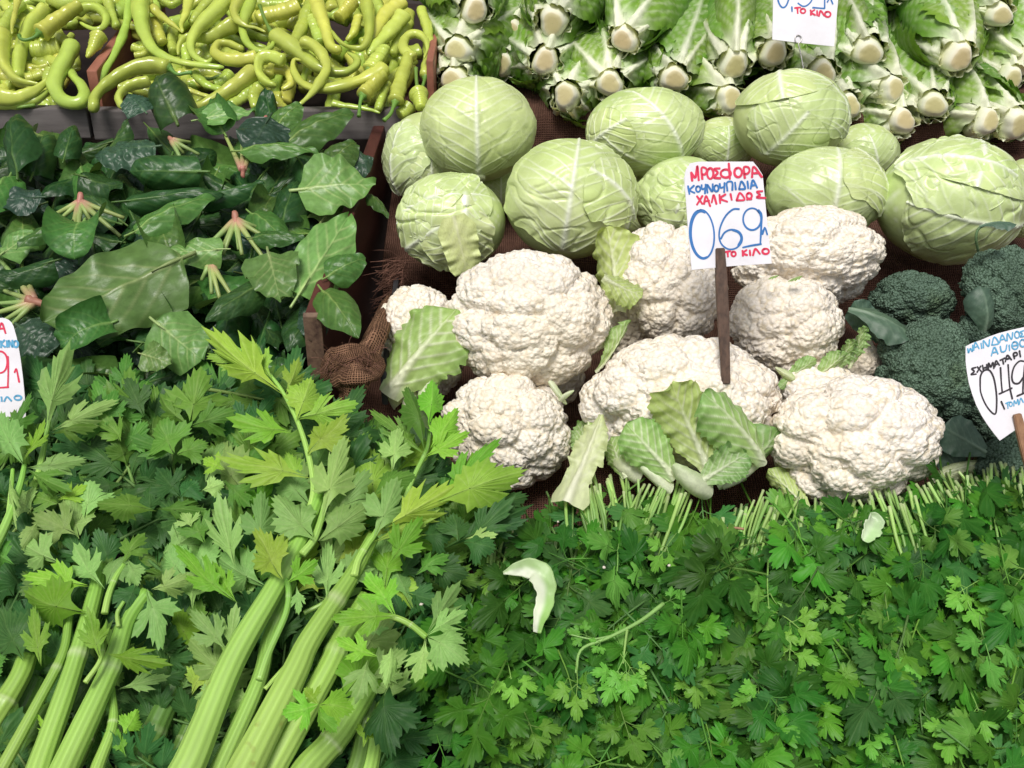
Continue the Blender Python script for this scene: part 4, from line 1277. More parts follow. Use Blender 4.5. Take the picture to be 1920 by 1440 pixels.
BR = {}
for k, (x, y, wp, hp, d, lab) in dict(a=(1716, 562, 165, 112, 1.475, 'broccoli head below the biggest cabbage'),
                                      b=(1885, 545, 165, 180, 1.44, 'large broccoli head cut by the photo edge under the thin leaf'),
                                      c=(1738, 700, 205, 205, 1.36, 'large broccoli head touching the parsley price card'),
                                      e=(1880, 790, 130, 180, 1.36, 'broccoli head behind the parsley price card'),
                                      f=(1885, 880, 130, 110, 1.29, 'low broccoli head near the pale wooden stick'),
                                      g=(1830, 640, 120, 90, 1.46, 'shaded broccoli head under the cupped leaf')).items():
    BR[k] = broccoli(x, y, wp, hp, d, lab, 300 + 9 * len(BR), 0.3 * len(BR))
BLEAF = [blade('leaf', M_BLEAF, cl_prof, 40, 25, bend=b, cup=cu, ruffle=.03, rfreq=6, seed=260 + s, rib=(.10, .02), rib_h=.03, c_in=(.085, .15, .095), c_out=(.05, .10, .07), c_rib=(.2, .29, .2),
               veins=5, vein_w=.012, vein_amt=.5, slope=.9) for s, (b, cu) in enumerate([(.8, .8), (1.2, 1.6), (.2, .4)])]
cleaf(BR['a'], BLEAF[1], (1846, 620), (1838, 536), 90, 1.37, 1.36, (.1, .3, 1), lab='cupped blue-green leaf')
cleaf(BR['c'], BLEAF[0], (1592, 578), (1712, 632), 84, 1.36, 1.34, (.1, .7, .7), lab='drooping blue-green leaf')
cleaf(BR['c'], BLEAF[2], (1648, 640), (1600, 566), 60, 1.39, 1.37, (-.2, .2, 1))
cleaf(BR['e'], BLEAF[2], (1852, 850), (1768, 800), 84, 1.285, 1.285, (-.1, .2, 1), lab='flat teal leaf')
cleaf(BR['f'], BLEAF[2], (1815, 905), (1770, 845), 60, 1.30, 1.30, (-.1, .2, 1))
q = cleaf(BR['b'], BLEAF[0], (1836, 424), (1906, 420), 46, 1.38, 1.37, (0, .9, .4), lab='small dark leaf on a curved stalk')
c_ = catmull([P(1834, 470, 1.40), P(1830, 450, 1.385), P(1834, 430, 1.38), P(1850, 420, 1.378)], 14)
v, f = tube(c_ - np.array(BR['b'].location), .0018, 6)
obj('leaf_stalk', mesh('leaf_stalk', v, f, M_STEM, np.full((len(v), 3), 1) * np.array((.10, .17, .07))), BR['b'])

# ------------------------------------------------------------------ toothed leaflets (celery, parsley)
def fan_leaflet(half, kernel, seed, sub=2, nr=8, bend=0.3, fold=0.25, wob=0.04, jitter=0.03, round_=0.0):
    """half: outline of one side from the base to the tip as (x, y, is_tip); returns vertices, quads, vein mask"""
    g = np.random.default_rng(seed)
    left = [(-x * (1 + g.normal() * jitter), y + g.normal() * jitter * .6, k) for x, y, k in half]
    right = [(x * (1 + g.normal() * jitter), y + g.normal() * jitter * .6, k) for x, y, k in half]
    ring = right + left[::-1][1:]
    pts, flag = [], []
    for (a, b) in zip(ring[:-1], ring[1:]):
        for k in range(sub):
            t = k / sub
            x = a[0] * (1 - t) + b[0] * t; y = a[1] * (1 - t) + b[1] * t
            if round_ and k:
                # bulge outward from the kernel for rounded teeth
                r0 = np.array([x, y]) - kernel
                x, y = kernel + r0 * (1 + round_ * math.sin(math.pi * t))
            pts.append((x, y)); flag.append(1.0 if (k == 0 and a[2]) else 0.0)
    pts.append(ring[-1][:2]); flag.append(0.0)
    pts = np.array(pts); flag = np.array(flag)
    rho = np.linspace(0.02, 1, nr)
    X = kernel[0] + rho[:, None] * (pts[None, :, 0] - kernel[0])
    Y = kernel[1] + rho[:, None] * (pts[None, :, 1] - kernel[1])
    V = flag[None, :] * (1 - 0.55 * rho[:, None])
    V = np.maximum(V, np.exp(-(X / .018) ** 2) * 0.9 * (Y < .9))
    Z = 0.012 * V - fold * np.abs(X) * 0.5
    p2 = np.stack([X.ravel(), Y.ravel()], -1)
    Z = Z + wob * wav(p2, seed + 3, 7).reshape(X.shape) + 0.012 * wav(p2, seed + 4, 20).reshape(X.shape)
    # bend along the length (keeps base and tip on the y axis roughly)
    Z = Z - bend * (Y - 0.5) ** 2 + bend * .25
    Z = Z - bend * 0.6 * np.abs(X) ** 2
    v = np.stack([X, Y, Z], -1).reshape(-1, 3)
    # a triangle of quads: ring strip does not close at the base, so the outline's two ends meet there
    return v, grid_faces(nr, len(pts))[:, ::-1], V.ravel()


def polar(kern, wedge, teeth):
    """outline of one side: wedge points (x, y), then (angle from the tip direction, radius, is_tip) about the kernel"""
    out = [(x, y, 0) for x, y in wedge]
    for a, r, k in teeth:
        out.append((r * math.sin(math.radians(a)), kern + r * math.cos(math.radians(a)), k))
    return out


CEL_HALF = polar(.30, [(.012, 0), (.04, .12), (.10, .24)], [(97, .19, 0), (86, .33, 1), (79, .28, 0), (69, .45, 1), (63, .38, 0), (53, .54, 1), (48, .45, 0), (41, .48, 1), (31, .19, 0), (28, .36, 0),
                 (24, .50, 1), (19.5, .45, 0), (15, .61, 1), (10.5, .56, 0), (7.5, .69, 1), (4, .655, 0), (0, .745, 1)])
CEL_HALF2 = polar(.30, [(.012, 0), (.035, .14), (.08, .26)], [(80, .18, 0), (70, .34, 1), (63, .29, 0), (54, .48, 1), (48, .41, 0), (40, .57, 1), (36, .46, 0), (26, .26, 0), (23, .46, 0),
                 (20, .56, 1), (15, .51, 0), (11, .67, 1), (6.5, .63, 0), (0, .76, 1)])
CEL_HALF3 = polar(.34, [(.012, 0), (.05, .10), (.13, .22)], [(108, .22, 0), (98, .36, 1), (90, .31, 0), (81, .43, 1), (74, .37, 0), (64, .50, 1), (58, .43, 0), (50, .53, 1), (45, .44, 0), (38, .48, 1), (33, .36, 0),
                 (27, .50, 1), (21, .46, 0), (16, .58, 1), (11, .53, 0), (7, .64, 1), (3.5, .60, 0), (0, .69, 1)])
PAR_HALF = polar(.33, [(.015, 0), (.06, .13), (.13, .22)], [(108, .20, 0), (96, .39, 1), (86, .36, 0), (72, .49, 1), (62, .43, 0), (51, .49, 1), (38, .24, 0), (33, .40, 0),
                 (26, .53, 1), (17, .48, 0), (11, .63, 1), (5.5, .59, 0), (0, .67, 1)])


def leaf_from(parts, name, mat, c_in, c_out, c_vein, seed, extra=()):
    """parts: list of (half, kernel, x0, y0, angle, scale, seed)"""
    out = []
    for half, ker, x0, y0, ang, sc, sd, kw in parts:
        v, f, V = fan_leaflet(half, np.array(ker), sd, **kw)
        e = np.clip(v[:, 1] * .6 + np.abs(v[:, 0]) * .8 - .1 + .18 * wav(v[:, :2], sd + 8, 9), 0, 1)[:, None]
        c = np.array(c_in) * (1 - e) + np.array(c_out) * e
        k = np.clip(V, 0, 1)[:, None] * .42
        c = c * (1 - k) + np.array(c_vein) * k
        ca, sa = math.cos(ang), math.sin(ang)
        q = v * sc
        q = np.stack([q[:, 0] * ca + q[:, 1] * sa + x0, -q[:, 0] * sa + q[:, 1] * ca + y0, q[:, 2] + 0.02 * math.sin(sd)], -1)
        out.append((q, f, c))
    for c3, r, colr in extra:
        v, f = tube(catmull(c3, 7), r, 5)
        out.append((v, f, colr))
    v, f, c = merge(out)
    return mesh(name, v, f, mat, np.clip(c, .003, 1))


kw0 = dict(bend=.25, fold=.3, wob=.035)
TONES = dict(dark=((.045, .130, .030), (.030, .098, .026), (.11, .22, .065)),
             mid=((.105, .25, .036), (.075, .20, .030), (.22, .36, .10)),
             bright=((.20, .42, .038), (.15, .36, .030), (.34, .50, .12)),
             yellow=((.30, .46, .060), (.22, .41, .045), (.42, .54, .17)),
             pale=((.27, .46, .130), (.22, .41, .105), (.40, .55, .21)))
CELM = {}
for ti, (tn, (ci, co, cvv)) in enumerate(TONES.items()):
    CELM[tn] = [leaf_from([((CEL_HALF, CEL_HALF2, CEL_HALF3)[k % 3], (0, (.30, .30, .34)[k % 3]), 0, 0, 0, 1, 20 * ti + k, dict(bend=(.3, -.2, .7, .1, .5, .2)[k], fold=(.3, .15, .5, -.2, .6, .4)[k], wob=.06, jitter=.035, nr=9))],
                          'leaflet', M_CEL, ci, co, cvv, k) for k in range(6)]
# whole celery leaves of five leaflets on one stalk, for the mass behind
CELC = {}
for ti, tn in enumerate(('dark', 'mid', 'pale')):
    ci, co, cvv = TONES[tn]
    CELC[tn] = []
    for k in range(3):
        ps = [(CEL_HALF, (0, .30), 0, .50, 0.1 * (k - 1), .52, 300 + 9 * k + ti, dict(bend=.5, fold=.3, wob=.05))]
        for sg in (-1, 1):
            ps.append((CEL_HALF2, (0, .3), sg * .02, .46, sg * (.95 + .1 * k), .46, 310 + 9 * k + ti + sg, dict(bend=.6, fold=.3, wob=.05)))
            ps.append((CEL_HALF3, (0, .34), sg * .02, .22, sg * (1.05 - .1 * k), .42, 320 + 9 * k + ti + sg, dict(bend=.4, fold=.4, wob=.05)))
        CELC[tn].append(leaf_from(ps, 'leaf', M_CEL, ci, co, cvv, k, [([(0, -.1, -.02), (0, .25, .0), (0, .6, 0)], np.linspace(.022, .010, 7), cvv)]))

PARC = []
PT = [((.075, .245, .020), (.050, .195, .016), (.14, .33, .05)), ((.038, .140, .015), (.026, .108, .013), (.085, .21, .035)), ((.12, .30, .045), (.085, .24, .034), (.2, .38, .09)), ((.055, .165, .038), (.040, .13, .03), (.12, .24, .07))]
for k in range(12):
    ci, co, cvv = PT[(0, 1, 0, 1, 2, 1, 0, 3, 1, 0, 3, 1)[k]]
    g = np.random.default_rng(600 + k)
    kwp = lambda: dict(bend=g.uniform(-.3, .8), fold=g.uniform(-.2, .6), wob=.06, round_=.09, nr=7, jitter=.06)
    ps = [(PAR_HALF, (0, .33), 0, .46, g.uniform(-.15, .15), .56, 400 + 11 * k, kwp())]
    ex = [([(0, -.25, -.05), (.02 * g.normal(), .15, 0), (0, .55, 0)], np.linspace(.016, .008, 7), cvv)]
    for sg in (-1, 1):
        a = sg * g.uniform(.9, 1.3)
        ps.append((PAR_HALF, (0, .33), sg * .10, .34, a, g.uniform(.40, .5), 405 + 11 * k + sg, kwp()))
        ex.append(([(0, .24, 0), (sg * .06, .30, 0), (sg * .16, .36, 0)], .008, cvv))
    PARC.append(leaf_from(ps, 'leaf', M_PAR, ci, co, cvv, k, ex))
PARL = []
for k in range(5):
    g = np.random.default_rng(660 + k)
    ci, co, cvv = ((.145, .36, .045), (.105, .30, .035), (.23, .43, .10))
    ps = [(PAR_HALF, (0, .33), 0, .44, g.uniform(-.15, .15), .58, 460 + 11 * k, kwp())]
    ex = [([(0, -.25, -.05), (.02 * g.normal(), .15, 0), (0, .55, 0)], np.linspace(.014, .008, 7), cvv)]
    for sg in (-1, 1):
        a = sg * g.uniform(.9, 1.25)
        ps.append((PAR_HALF, (0, .33), sg * .09, .34, a, g.uniform(.44, .54), 465 + 11 * k + sg, kwp()))
        ex.append(([(0, .24, 0), (sg * .06, .30, 0), (sg * .16, .36, 0)], .008, cvv))
    PARL.append(leaf_from(ps, 'leaf', M_PAR, ci, co, cvv, k, ex))



# ------------------------------------------------------------------ spinach
sp_prof = lambda q: float(np.interp(q, [0, .03, .1, .25, .45, .7, .9, 1], [.08, .30, .78, 1.0, .92, .68, .30, .03]))
sp_prof2 = lambda q: float(np.interp(q, [0, .04, .12, .3, .5, .75, .92, 1], [.06, .55, .98, .92, .90, .80, .42, .04]))


def spin(seed, b, cu, ru, tone, blister=.03, pet=.12, prof=sp_prof, tc=0.0, vein=.45):
    ci, co, cr = tone
    return blade('leaf', M_SPIN, prof, 80, 49, bend=b, cup=cu, ruffle=ru, rfreq=3 + seed % 3, seed=800 + seed, rib=(.06, .014), rib_h=.02, c_in=ci, c_out=co, c_rib=cr, veins=5,
                 vein_w=.013, vein_amt=vein, slope=.85, blister=blister * (.32 if tone is T_B else .18), pale_base=.3, petiole=pet, pw=.02, tipcurl=tc, crin=1.9)


T_D = ((.028, .086, .021), (.019, .065, .017), (.10, .19, .045))
T_M = ((.062, .155, .030), (.045, .125, .026), (.19, .30, .08))
T_B = ((.035, .078, .047), (.030, .070, .043), (.06, .12, .06))
T_L = ((.145, .27, .070), (.115, .235, .055), (.36, .47, .18))
SPF = [spin(0, .8, 1.1, .035, T_D, .04, tc=1.0), spin(1, -.6, 1.4, .045, T_D, .05), spin(2, 1.2, .9, .03, T_M, .03), spin(3, .4, 1.7, .05, T_D, .04, prof=sp_prof2, tc=1.4), spin(4, 1.5, -1.2, .04, T_M, .05, prof=sp_prof2)]
SPB = [spin(5, .6, .8, .04, T_B, .075, prof=sp_prof2), spin(6, .3, .5, .05, T_B, .05)]
SPL = [spin(7, .15, .35, .04, T_L, .025, prof=sp_prof2, vein=.9), spin(8, .35, -.4, .06, T_L, .03, vein=.9), spin(9, -.3, .5, .06, T_L, .03, prof=sp_prof2, vein=.9)]
sp_d = lerp_tab([(140, 1.735), (215, 1.70), (255, 1.665), (330, 1.60), (400, 1.53), (500, 1.45), (600, 1.375), (700, 1.32)])


def crown(px, py, d, dirn, size, parent, o3):
    """pink root crown with the feet of the stalks"""
    parts = []
    b = P(px, py, d)
    top = b - (VIEW @ np.asarray(dirn)) * .012 * size
    v, f = tube(catmull([top, b, b + (VIEW @ np.asarray(dirn)) * .010 * size], 8), np.array([.0028, .0038, .0042, .0042, .0048, .0056, .0058, .0045]) * size, 9)
    v = v + wav(v, int(px), 500)[:, None] * .0007
    parts.append((v - o3, f, (.42, .20, .13)))
    v, f, c = merge(parts)
    c = c * (1 + .2 * wav(v, int(py), 200)[:, None])
    obj('root_crown', mesh('root_crown', v, f, M_ROOT, np.clip(c, 0.02, 1)), parent)


SPL_LEAVES = [  # mesh, base px, tip px, width, normal (view axes), depth shift toward the viewer
    (SPL[0], (338, 490), (80, 606), 148, (.05, .25, 1), .045), (SPL[0], (556, 560), (652, 408), 100, (.25, .2, 1), .045), (SPL[1], (560, 358), (704, 346), 118, (.0, .5, 1), .03),
    (SPF[2], (537, 268), (664, 214), 76, (-.1, .4, 1), .03), (SPF[1], (512, 240), (498, 165), 60, (.4, .1, 1), .03), (SPF[2], (520, 236), (566, 196), 54, (.2, .5, .8), .03),
    (SPF[3], (330, 226), (296, 143), 116, (-.1, .2, 1), .045), (SPB[0], (272, 210), (240, 180), 60, (.3, .5, .8), .05), (SPF[0], (36, 326), (34, 216), 78, (-.2, .1, 1), .04), (SPB[0], (292, 276), (182, 298), 84, (0, .6, .8), .045),
    (SPF[3], (378, 322), (244, 322), 92, (0, -.1, 1), .05), (SPB[1], (506, 222), (470, 286), 90, (0, .3, 1), .055), (SPF[2], (450, 284), (598, 288), 48, (0, .7, .7), .05), (SPF[1], (362, 362), (494, 340), 52, (0, .6, .8), .05),
    (SPF[3], (233, 378), (420, 364), 66, (0, .3, 1), .045), (SPF[2], (252, 436), (404, 372), 68, (-.1, .5, .9), .06), (SPF[4], (158, 418), (140, 486), 112, (0, .5, .8), .06), (SPF[2], (126, 418), (30, 468), 46, (0, .6, .8), .05),
    (SPL[2], (420, 468), (314, 472), 54, (0, .3, 1), .05), (SPL[1], (504, 476), (527, 568), 92, (.1, .2, 1), .06), (SPF[0], (494, 534), (386, 604), 66, (0, .3, 1), .05), (SPF[2], (474, 446), (574, 450), 42, (0, .5, .8), .05),
    (SPF[2], (604, 545), (672, 634), 78, (.3, .1, 1), .06), (SPF[2], (612, 520), (686, 484), 66, (.2, .3, 1), .05), (SPL[2], (292, 604), (378, 674), 98, (0, .3, 1), .02), (SPF[4], (210, 606), (112, 652), 92, (0, .3, .9), .02),
    (SPB[0], (36, 612), (100, 662), 100, (.1, .3, .9), .02), (SPL[1], (266, 664), (322, 682), 52, (0, .2, 1), .02), (SPB[1], (78, 372), (-14, 378), 62, (0, .6, .8), .04), (SPF[1], (104, 490), (-10, 522), 62, (0, .4, .9), .05),
    (SPF[2], (622, 306), (668, 268), 64, (.1, .4, .8), .01), (SPB[1], (640, 320), (700, 296), 60, (.3, .3, .9), -.01), (SPF[2], (690, 364), (728, 410), 26, (.4, .1, .9), .0), (SPL[2], (600, 420), (650, 350), 80, (.2, .4, .9), -.01),
    (SPF[0], (120, 300), (140, 236), 50, (.3, .2, .9), .02), (SPF[1], (190, 290), (240, 222), 54, (-.3, .3, .9), .02), (SPF[3], (60, 330), (90, 250), 70, (.1, .4, .9), .0), (SPF[4], (420, 250), (380, 200), 70, (.1, .4, .9), .02),
    (SPL[1], (372, 226), (480, 208), 46, (0, .5, .8), .045), (SPF[0], (30, 260), (60, 330), 60, (0, .3, 1), .0), (SPF[0], (590, 580), (540, 660), 80, (.1, .4, .9), .0), (SPB[0], (600, 560), (580, 640), 60, (.3, .1, .9), .01),
    (SPF[3], (440, 560), (420, 660), 90, (0, .5, .8), -.01), (SPF[2], (20, 330), (-20, 420), 70, (0, .4, .9), .03), (SPL[2], (0, 480), (60, 430), 60, (0, .4, .9), .035), (SPF[1], (150, 330), (230, 350), 80, (0, .5, .8), .02),
    (SPF[0], (530, 420), (560, 340), 70, (0, .4, .8), .01), (SPF[4], (300, 420), (330, 500), 80, (0, .5, .8), .02), (SPF[1], (560, 300), (610, 360), 60, (0, .5, .9), .015), (SPF[2], (470, 400), (540, 460), 70, (.2, .4, .9), .02)]
CROWNS = [((150, 378), (0, -1, .2), 1.15, 'spinach plant with a pink root crown standing clear above a glossy leaf', .045), ((442, 412), (.2, -1, .3), 1.1, 'spinach plant with a pale pink crown and long stalk over dark leaves', .045),
          ((394, 492), (.1, -1, .3), .9, 'spinach plant with a shaded brown crown beside the huge pale leaf', .02), ((66, 566), (-1, .3, .2), 1.2, 'spinach plant whose orange-pink crown lies above the red 9 card', .02),
          ((455, 322), (0, 1, .2), .8, 'spinach plant with a broken pink crown in the upper dark leaves', .03), ((321, 262), (.6, -.6, .3), .7, 'spinach plant with a narrow pink crown under the leaf on the peppers', .03),
          ((497, 230), (0, -1, .3), .9, 'spinach plant with leaves reaching up over the grey board', .03)]
HID = [((60, 290), 'spinach plant with round upright leaf at the end of the grey board'), ((600, 300), 'spinach plant spilling toward the far end of the red board'), ((570, 520), 'spinach plant with leaves hanging over the red board'),
       ((200, 640), 'spinach plant with dark glossy leaves just behind the celery'), ((480, 640), 'spinach plant in shade behind the tallest celery sprig'), ((240, 320), 'spinach plant with blistered blue-green leaf'),
       ((330, 520), 'spinach plant with the huge pale leaf turned back side up'), ((10, 450), 'spinach plant with dark leaves cut by the photo edge')]
PL = []
for (c, dr, sz, lab, sh) in CROWNS:
    d = sp_d(c[1]) - sh
    r = thing('spinach_plant', lab, 'spinach', P(c[0], c[1], d), 'spinach plants heaped below the grey board')
    crown(c[0], c[1], d, dr, sz, r, np.array(r.location))
    PL.append((c, r, d, True))
    o3 = np.array(r.location)
    nst = 8 if sz > 1 else 4
    for k in range(nst):
        a = (k - (nst - 1) / 2) * .30 + R.uniform(-.2, .2)
        ln = R.uniform(35, 110) * sz
        ux, uy = dr[0], -dr[1]
        dx = ux * math.cos(a) - uy * math.sin(a); dy = ux * math.sin(a) + uy * math.cos(a)
        e_ = (c[0] + dx * ln, c[1] + dy * ln)
        cl = catmull([P(c[0] + dx * 4, c[1] + dy * 4, d), P(c[0] + dx * ln * .5, c[1] + dy * ln * .5, sp_d(c[1] + dy * ln * .5) - sh + .004), P(*e_, sp_d(e_[1]) - sh + .022)], 12)
        t_ = np.linspace(0, 1, 12)
        v, f = tube(cl, np.array([.0052, .0050, .0046, .0042, .0038, .0035, .0033, .0031, .003, .0029, .0028, .0027]) * (.8 + .2 * sz), 7)
        cc_ = np.array((.46, .26, .17)) * (1 - smooth(0, .4, t_))[:, None] + np.array((.26, .36, .11)) * smooth(0, .4, t_)[:, None]
        cc_ = np.repeat(np.vstack([cc_[:1], cc_, cc_[-1:]]), 7, 0)
        obj('stalk', mesh('stalk', v - o3, f, M_STEM, cc_), r)
for c, lab in HID:
    d = sp_d(c[1]) + .02
    PL.append((c, thing('spinach_plant', lab, 'spinach', P(c[0], c[1], d), 'spinach plants heaped below the grey board'), d, False))


def near_plant(x, y):
    return min(PL, key=lambda q: (q[0][0] - x) ** 2 + (q[0][1] - y) ** 2)[1]


for m, b, t, wd, nv_, sh in SPL_LEAVES:
    r = near_plant(.6 * b[0] + .4 * t[0], .6 * b[1] + .4 * t[1])
    db, dt = sp_d(b[1]) - sh, sp_d(t[1]) - sh
    obj('leaf', m, r, leafM(P(*b, db), P(*t, dt), VIEW @ np.array(nv_, float), 1.22 * wd / FPX * db, r.location))
for k in range(330):
    x, y = R.uniform(-60, 640), R.uniform(286, 720)
    if x > 560 + max(0, (y - 300) * -.1) and y > 450:
        x -= 80
    a = R.uniform(0, 6.283)
    ln = R.uniform(80, 150)
    sh = -R.uniform(.015, .13)
    b = (x - math.cos(a) * ln / 2, y - math.sin(a) * ln / 2 * .8); t = (x + math.cos(a) * ln / 2, y + math.sin(a) * ln / 2 * .8)
    if max(b[0], t[0]) > 640 and max(b[1], t[1]) > 420:
        continue
    m = R.choice(SPF[:2] + SPF[:2] + SPF[3:4] + SPF + SPB)
    r = near_plant(x, y)
    nv_ = np.array((R.uniform(-.6, .6), R.uniform(-.1, 1.0), 1))
    obj('leaf', m, r, leafM(P(*b, sp_d(b[1]) - sh + R.uniform(-.02, .02)), P(*t, sp_d(t[1]) - sh + R.uniform(-.02, .02)), VIEW @ nv_, R.uniform(56, 96) / FPX * sp_d(y), r.location))

# ------------------------------------------------------------------ celery
ce_d = lerp_tab([(580, 1.285), (700, 1.245), (800, 1.21), (900, 1.17), (1000, 1.13), (1100, 1.09), (1200, 1.055), (1300, 1.02), (1440, .975), (1520, .95)])


def cthing(label, px, py, cat='celery', name='celery_bunch', grp='celery bunches in the front corner'):
    return thing(name, label, cat, P(px, py, ce_d(py)), grp)


def cstalk(root, path, w0, w1, sh=0.0, tone=0, seed=0, name='stalk', ribs=11):
    """a ribbed celery stalk; path in pixels from the thick cut end upward"""
    o3 = np.array(root.location)
    n = 40
    cl = catmull([P(q[0], q[1], ce_d(q[1]) - sh - (q[2] if len(q) > 2 else 0)) for q in path], n)
    t = np.linspace(0, 1, n)
    g = np.random.default_rng(seed + 40)
    rad = .92 * (w0 + (w1 - w0) * t) / 2 / FPX * ce_d(path[0][1]) * 1.0
    nodes_ = g.uniform(.45, .8)
    rad = rad * (1 + .10 * np.exp(-((t - nodes_) / .02) ** 2)) * (1 + .015 * np.sin(t * 17 + seed))
    nv = 44
    ph = g.uniform(0, 6)
    v, f = tube(cl, rad, nv, lambda a: 1 + .035 * np.cos(ribs * a + ph) + .02 * np.cos(2 * a + ph))
    a = np.linspace(0, 2 * np.pi, nv, endpoint=False)
    rb = np.tile(.5 + .5 * np.cos(ribs * a + ph), n + 2)[:, None]
    tt = np.repeat(np.concatenate([[0], t, [1]]), nv)[:, None]
    cols = [((.39, .60, .14), (.24, .48, .075)), ((.33, .50, .105), (.22, .42, .065)), ((.16, .29, .06), (.11, .23, .045))][tone]
    c = np.array(cols[0]) * (1 - tt) + np.array(cols[1]) * tt
    c = c * (.86 + .20 * rb)
    c = c + (np.array((.5, .58, .32)) - c) * (.6 * np.exp(-((tt - nodes_) / .012) ** 2))
    o = obj(name, mesh(name, v - o3, f, M_STALK, np.clip(c, 0, 1)), root)
    return o


def cleaflet(root, tone, b, t, wd, sh=0.0, nv_=None, k=None, dt=0.0):
    g = R
    nv_ = np.array(nv_ if nv_ is not None else (g.uniform(-.35, .35), g.uniform(0, .55), 1), float)
    if tone == 'pale' and g.random() < .5:
        pass
    k = g.randrange(6) if k is None else k
    db = ce_d(b[1]) - sh; d2 = ce_d(t[1]) - sh - dt
    return obj('leaflet', CELM[tone][k], root, leafM(P(*b, db), P(*t, d2), VIEW @ nv_, wd * 1.0 / FPX * db, root.location))


B1 = cthing('big pale-stalked celery bunch slanting across the front with the tallest sprig', 500, 1250)
S = [([(318, 1480), (353, 1437), (434, 1244), (515, 1103), (566, 1006), (600, 925)], 68, 34, .045, 0), ([(400, 1480), (415, 1437), (484, 1281), (503, 1200), (527, 1140), (548, 1090)], 44, 24, .02, 0),
     ([(436, 1490), (462, 1437), (550, 1265), (581, 1200), (659, 1081), (700, 1006)], 74, 28, .04, 0), ([(490, 1480), (512, 1437), (612, 1260), (640, 1200), (690, 1120)], 60, 44, .015, 0),
     ([(545, 1490), (581, 1437), (640, 1370), (690, 1290)], 66, 44, .0, 1)]
for i, (p, w0, w1, sh, tn) in enumerate(S):
    cstalk(B1, p, w0, w1, sh, tn, i)
cstalk(B1, [(486, 1275), (503, 1225), (536, 1150), (541, 1105), (532, 1080)], 15, 11, .05, 0, 11, 'branch', 7)
cstalk(B1, [(497, 1292), (530, 1255), (562, 1222), (580, 1200)], 9, 8, .035, 0, 12, 'branch', 7)
cstalk(B1, [(664, 1080), (672, 1050), (690, 1020), (700, 1006), (712, 985)], 16, 11, .05, 0, 13, 'branch', 7)
cstalk(B1, [(566, 1040), (588, 1012), (602, 974), (615, 925), (632, 870)], 16, 8, .055, 0, 14, 'branch', 7)
cstalk(B1, [(580, 960), (588, 915), (578, 853), (556, 786), (520, 720), (470, 670), (425, 640)], 14, 5, .05, 0, 15, 'branch', 7)
cstalk(B1, [(730, 1010), (774, 899), (800, 842), (806, 795)], 12, 8, .03, 0, 16, 'branch', 7)
cstalk(B1, [(690, 1160), (730, 1156), (765, 1168), (800, 1195)], 12, 12, .06, 0, 17, 'branch', 7)
cstalk(B1, [(570, 1150), (612, 1124), (614, 1080)], 9, 7, .03, 0, 18, 'branch', 7)
cstalk(B1, [(435, 1250), (425, 1225), (405, 1190)], 9, 7, .04, 0, 19, 'branch', 7)
